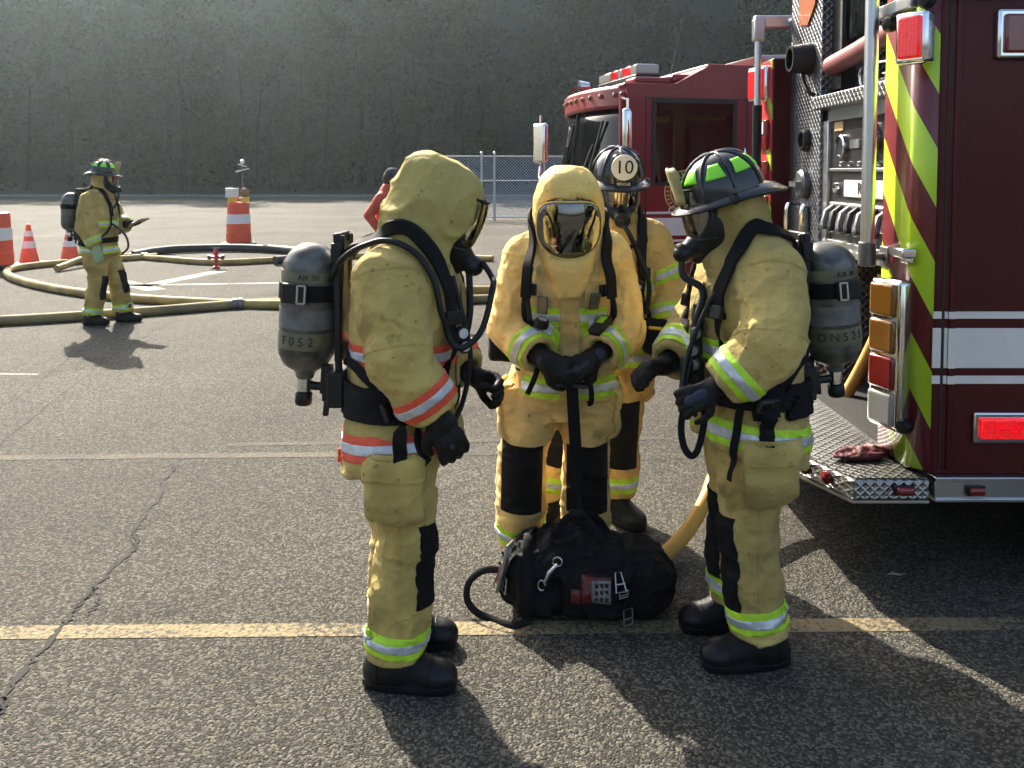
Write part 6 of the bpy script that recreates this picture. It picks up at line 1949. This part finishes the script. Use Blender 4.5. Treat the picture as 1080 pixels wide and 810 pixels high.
hose('fire_hose', 'yellow fire hose bending back in a wide loop at the left edge',
     [gp(620, 312, R2), gp(480, 322 - 3, R2 + .10), gp(380, 328, R2 + .10), gp(290, 326, R2), gp(180, 322, R2), gp(100, 315, R2), gp(45, 306, R2), gp(12, 296, R2), gp(10, 288, R2), gp(40, 283, R2), gp(85, 279, R2), gp(140, 275, R2), gp(165, 273, R2)], R2, M['hoseY'], coup=(.97,))
hose('fire_hose', 'yellow fire hose forming the front of the ring by the red valve',
     [gp(60, 287, R2), gp(100, 279, R2 + .1), gp(140, 274, R2), gp(170, 276, R2), gp(230, 280, R2), gp(300, 277, R2), gp(420, 272, R2), gp(520, 276, R2)], R2, M['hoseY'], coup=(.3,))
hose('fire_hose', 'black fire hose curling round the far side of the ring under the orange barrel',
     [gp(140, 274, .09), gp(160, 270, .09), gp(190, 267, .09), gp(225, 266, .09), gp(262, 266, .09), gp(300, 268, .09), gp(325, 272, .09), gp(318, 277, .09), gp(290, 280, .09)], .085, M['hoseB'])
# discharge hose from behind the bag up to the pump panel
a0 = gr(690, 589)
hose('fire_hose', 'bright yellow hose rising from behind the duffel bag to the pump panel',
     [gp(640, 600, .034), tuple(at(676, 598, 3.62)), tuple(at(703, 583, 3.72)), tuple(at(728, 556, 3.80)), tuple(at(745, 525, 3.90)), tuple(at(758, 495, 4.1)), at(790, 465, 4.35), at(850, 442, 4.45), at(885, 425, 4.5), at(915, 375, 4.5), at(930, 335, 4.5), at(932, 290, 4.55)], .034, M['hoseO'], coup=())

# ---------------------------------------------------------------- cones, barrels, small valve
def cone(label, px, py, H=.90, r=.19):
    p = gr(px, py)
    t = thing('traffic_cone', label, 'traffic cone', (p.x, p.y, 0), .2, 'traffic cones at the left of the lot')
    b = MB(); b.bb((-r * 1.15, -r * 1.15, 0), (r * 1.15, r * 1.15, .035)); b.build('base', M['rubber'], t, bevel=.01)
    b = MB(); b.lathe([(r * .95, .03), (r * .88, .06), (.035, H), (.028, H + .006), (.0, H + .004)], n=28); c = b.build('cone_shell', M['orange'], t, 50)
    rr = lambda z: r * .88 + (.035 - r * .88) * (z - .06) / (H - .06) + .003
    for z0, z1 in ((H * .40, H * .58), (H * .70, H * .84)):
        b = MB(); b.lathe([(rr(z0) - .002, z0), (rr(z0), z0), (rr(z1), z1), (rr(z1) - .002, z1)], n=28); b.build('reflective_collar', M['coneWhite'], c)
    return t
cone('orange traffic cone between the left edge barrel and the far firefighter', 31, 278, .74, .19)
cone('orange traffic cone partly hidden right behind the far firefighter', 74, 276, .74, .19)
def barrel(label, px, py, s=1.0, top=False):
    p = gr(px, py)
    t = thing('traffic_barrel', label, 'traffic barrel', (p.x, p.y, 0), 0, 'orange and white barrels on the lot')
    b = MB(); b.lathe([(.36 * s, 0), (.40 * s, .01), (.40 * s, .07), (.30 * s, .09), (.0, .09)], n=28); b.build('base', M['rubber'], t)
    prof = [(.285, .08), (.285, .30), (.275, .31), (.27, .52), (.262, .53), (.257, .74), (.25, .75), (.245, .95), (.235, 1.0), (.10, 1.02), (0, 1.02)]
    b = MB(); b.lathe([(r * s, z * s if z > .1 else z) for r, z in prof], n=32); d = b.build('barrel_shell', M['orange'], t, 30)
    for z0, z1, r0, r1 in ((.52, .74, .272, .260),):
        b = MB(); b.lathe([(r0 * s - .002, z0 * s), (r0 * s + .003, z0 * s), (r1 * s + .003, z1 * s), (r1 * s - .002, z1 * s)], n=32); b.build('reflective_band', M['coneWhite'], d)
    b = MB(); b.tube([(-.08 * s, 0, 1.0 * s), (-.08 * s, 0, 1.10 * s), (.08 * s, 0, 1.10 * s), (.08 * s, 0, 1.0 * s)], .02, 8); b.build('handle', M['orange'], d)
    return t, s
bt, s_ = barrel('orange barrel with white band and two lamps on top, alone on the lot', 252, 259, 1.0, True)
for x, zz, rr, mm in ((-.13, 1.36, .13, M['badge']), (.17, 1.33, .11, M['amberlens'])):
    l = thing('warning_lamp', 'square pale warning lamp on the lone barrel, the left one' if x < 0 else 'round yellow warning lamp on the lone barrel, the right one', 'warning lamp', Vector(bt.location) + Vector((x, -.02, 1.03)), 0, 'warning lamps on the barrel')
    b = MB(); b.bb((-.09, -.05, -.01), (.09, .05, .10)); b.build('battery_box', M['yellowtag'], l, bevel=.01)
    b = MB(); b.lathe([(rr, -.03), (rr * 1.0, .03), (rr * .8, .04), (0, .045)], (0, -.0, .20), (0, -1, 0), n=22) if x > 0 else b.box((0, 0, .20), (.15, .035, .11))
    b.build('lens', mm, l, bevel=.01)
l = thing('sprayer_stand', 'thin metal fitting with small arms standing up behind the barrel lamps', 'fitting', Vector(bt.location) + Vector((.0, .35, 0)))
b = MB(); b.tube([(0, 0, 0), (0, 0, 1.85)], .02, 8); b.build('pole', M['steel'], l)
b = MB(); b.tube([(-.16, 0, 1.72), (.16, 0, 1.80)], .018, 6); b.tube([(-.1, 0, 1.9), (.1, 0, 1.84)], .015, 6); b.lathe([(0, 0), (.05, .02), (.05, .09), (0, .12)], (0, 0, 1.9), n=10); b.build('arms', M['badge'], l)
barrel('orange and white barrel beside the cones, at the far left edge', -4, 284, 1.0)
# small red valve on the ground before the ring
v = thing('hydrant_valve', 'small red hydrant valve with side handles inside the hose ring', 'valve', gr(228, 283))
b = MB(); b.lathe([(.07, 0), (.07, .03), (.035, .05), (.03, .24), (.05, .26), (.05, .30), (.02, .34), (0, .35)], n=14); b.tube([(-.11, 0, .20), (.11, 0, .20)], .028, 8); b.build('valve_body', mat('red_valve_paint', (.5, .04, .04), .4), v)
b = MB(); b.lathe([(0, 0), (.045, 0), (.045, .04), (0, .05)], (-.14, 0, .20), (1, 0, 0), 12); b.build('valve_cap', M['steel'], v)
b = MB(); b.lathe([(0, 0), (.045, 0), (.045, .04), (0, .05)], (.10, 0, .20), (1, 0, 0), 12); b.build('valve_cap', M['steel'], v)
b = MB(); b.tube([(-.06, 0, .36), (.06, 0, .36)], .012, 6); b.build('handle', M['steel'], v)
# pair of dark red gloves on the tailboard
g = thing('cloth_rag', 'crumpled dark red cloth lying on the diamond plate tailboard', 'cloth', (1.50, 3.62, .512), .3)
def fr(P): return smin(ell(P, (0, 0, .022), (.13, .06, .024)), ell(P, (.05, -.02, .028), (.08, .05, .028)), .02)
sdf_obj('folded_cloth', fr, (-.17, -.11, -.01), (.18, .11, .09), .005, mat('dark_red_cloth', (.10, .015, .015), .6), g, lambda v: folds(v, (16, 26, 20), 2, (), .014, .9) * np.clip(v[:, 2] * 60, 0, 1))
# leaf litter scrap
s = thing('dry_leaf', 'pale dry leaf lying in the fire engine\'s shadow', 'leaf', gr(945, 607))
b = MB(); b.add([(-.045, 0, .003), (-.01, .014, .012), (.03, .008, .004), (.05, -.002, .010), (.01, -.010, .005), (-.02, -.008, .010)], [(0, 5, 1), (1, 5, 4), (1, 4, 2), (2, 4, 3)])
o = b.build('leaf_blade', mat('dry_leaf', (.35, .33, .28), .7), s, fix=False); q = o.modifiers.new('thickness', 'SOLIDIFY'); q.thickness = .001
# ---------------------------------------------------------------- air, sky, sun, camera
HAZE = True
if HAZE:
    m = bpy.data.materials.new('thin_smoky_air'); m.use_nodes = True
    nt = m.node_tree; nt.nodes.remove(nt.nodes['Principled BSDF'])
    pv = nt.nodes.new('ShaderNodeVolumePrincipled')
    pv.inputs['Color'].default_value = (.74, .91, 1.0, 1); pv.inputs['Density'].default_value = .00074; pv.inputs['Anisotropy'].default_value = .78
    nt.links.new(pv.outputs[0], nt.nodes['Material Output'].inputs['Volume'])
    b = MB(); b.bb((-160, -70, -1.3), (160, 140, 44)); o = b.build('haze', m, None); tag(o, kind='stuff')
EL, AZ = 36.5, -28.0
w = bpy.data.worlds.new('World'); SC.world = w; w.use_nodes = True
nt = w.node_tree; bg = nt.nodes['Background']
sky = nt.nodes.new('ShaderNodeTexSky'); sky.sky_type = 'NISHITA'; sky.sun_disc = False
sky.sun_elevation = math.radians(EL); sky.sun_rotation = math.radians(AZ); sky.air_density = 1.0; sky.dust_density = 4.0; sky.ozone_density = .5
nt.links.new(sky.outputs[0], bg.inputs[0]); bg.inputs[1].default_value = .115
ld = bpy.data.lights.new('sun', 'SUN'); ld.energy = 5.0; ld.angle = math.radians(.53); ld.color = (1, .92, .78)
lo = bpy.data.objects.new('sun', ld); link(lo)
S = Vector((math.sin(math.radians(AZ)) * math.cos(math.radians(EL)), math.cos(math.radians(AZ)) * math.cos(math.radians(EL)), math.sin(math.radians(EL))))
lo.rotation_euler = S.to_track_quat('Z', 'Y').to_euler(); lo.location = S * 50

cd = bpy.data.cameras.new('camera'); cam = bpy.data.objects.new('camera', cd); link(cam)
cam.location = (0, 0, CAM_H); cam.rotation_euler = (math.radians(90) - PITCH, 0, 0)
cd.sensor_width = 36; cd.lens = 36 * FPX / 1080
cd.shift_y = -(405 - 227) / 1080
cd.clip_start = .05; cd.clip_end = 600
SC.camera = cam
vs_ = SC.view_settings; vs_.view_transform = 'Standard'; vs_.look = 'None'; vs_.gamma = 1; vs_.exposure = 1.42
SC.render.resolution_x = 1024; SC.render.resolution_y = 768
SC.cycles.max_bounces = 5; SC.cycles.diffuse_bounces = 3; SC.cycles.glossy_bounces = 3; SC.cycles.use_adaptive_sampling = True; SC.cycles.adaptive_threshold = .05; SC.cycles.volume_bounces = 0; SC.cycles.transparent_max_bounces = 12
SC.cycles.caustics_reflective = False; SC.cycles.caustics_refractive = False
SC.cycles.sample_clamp_indirect = 4
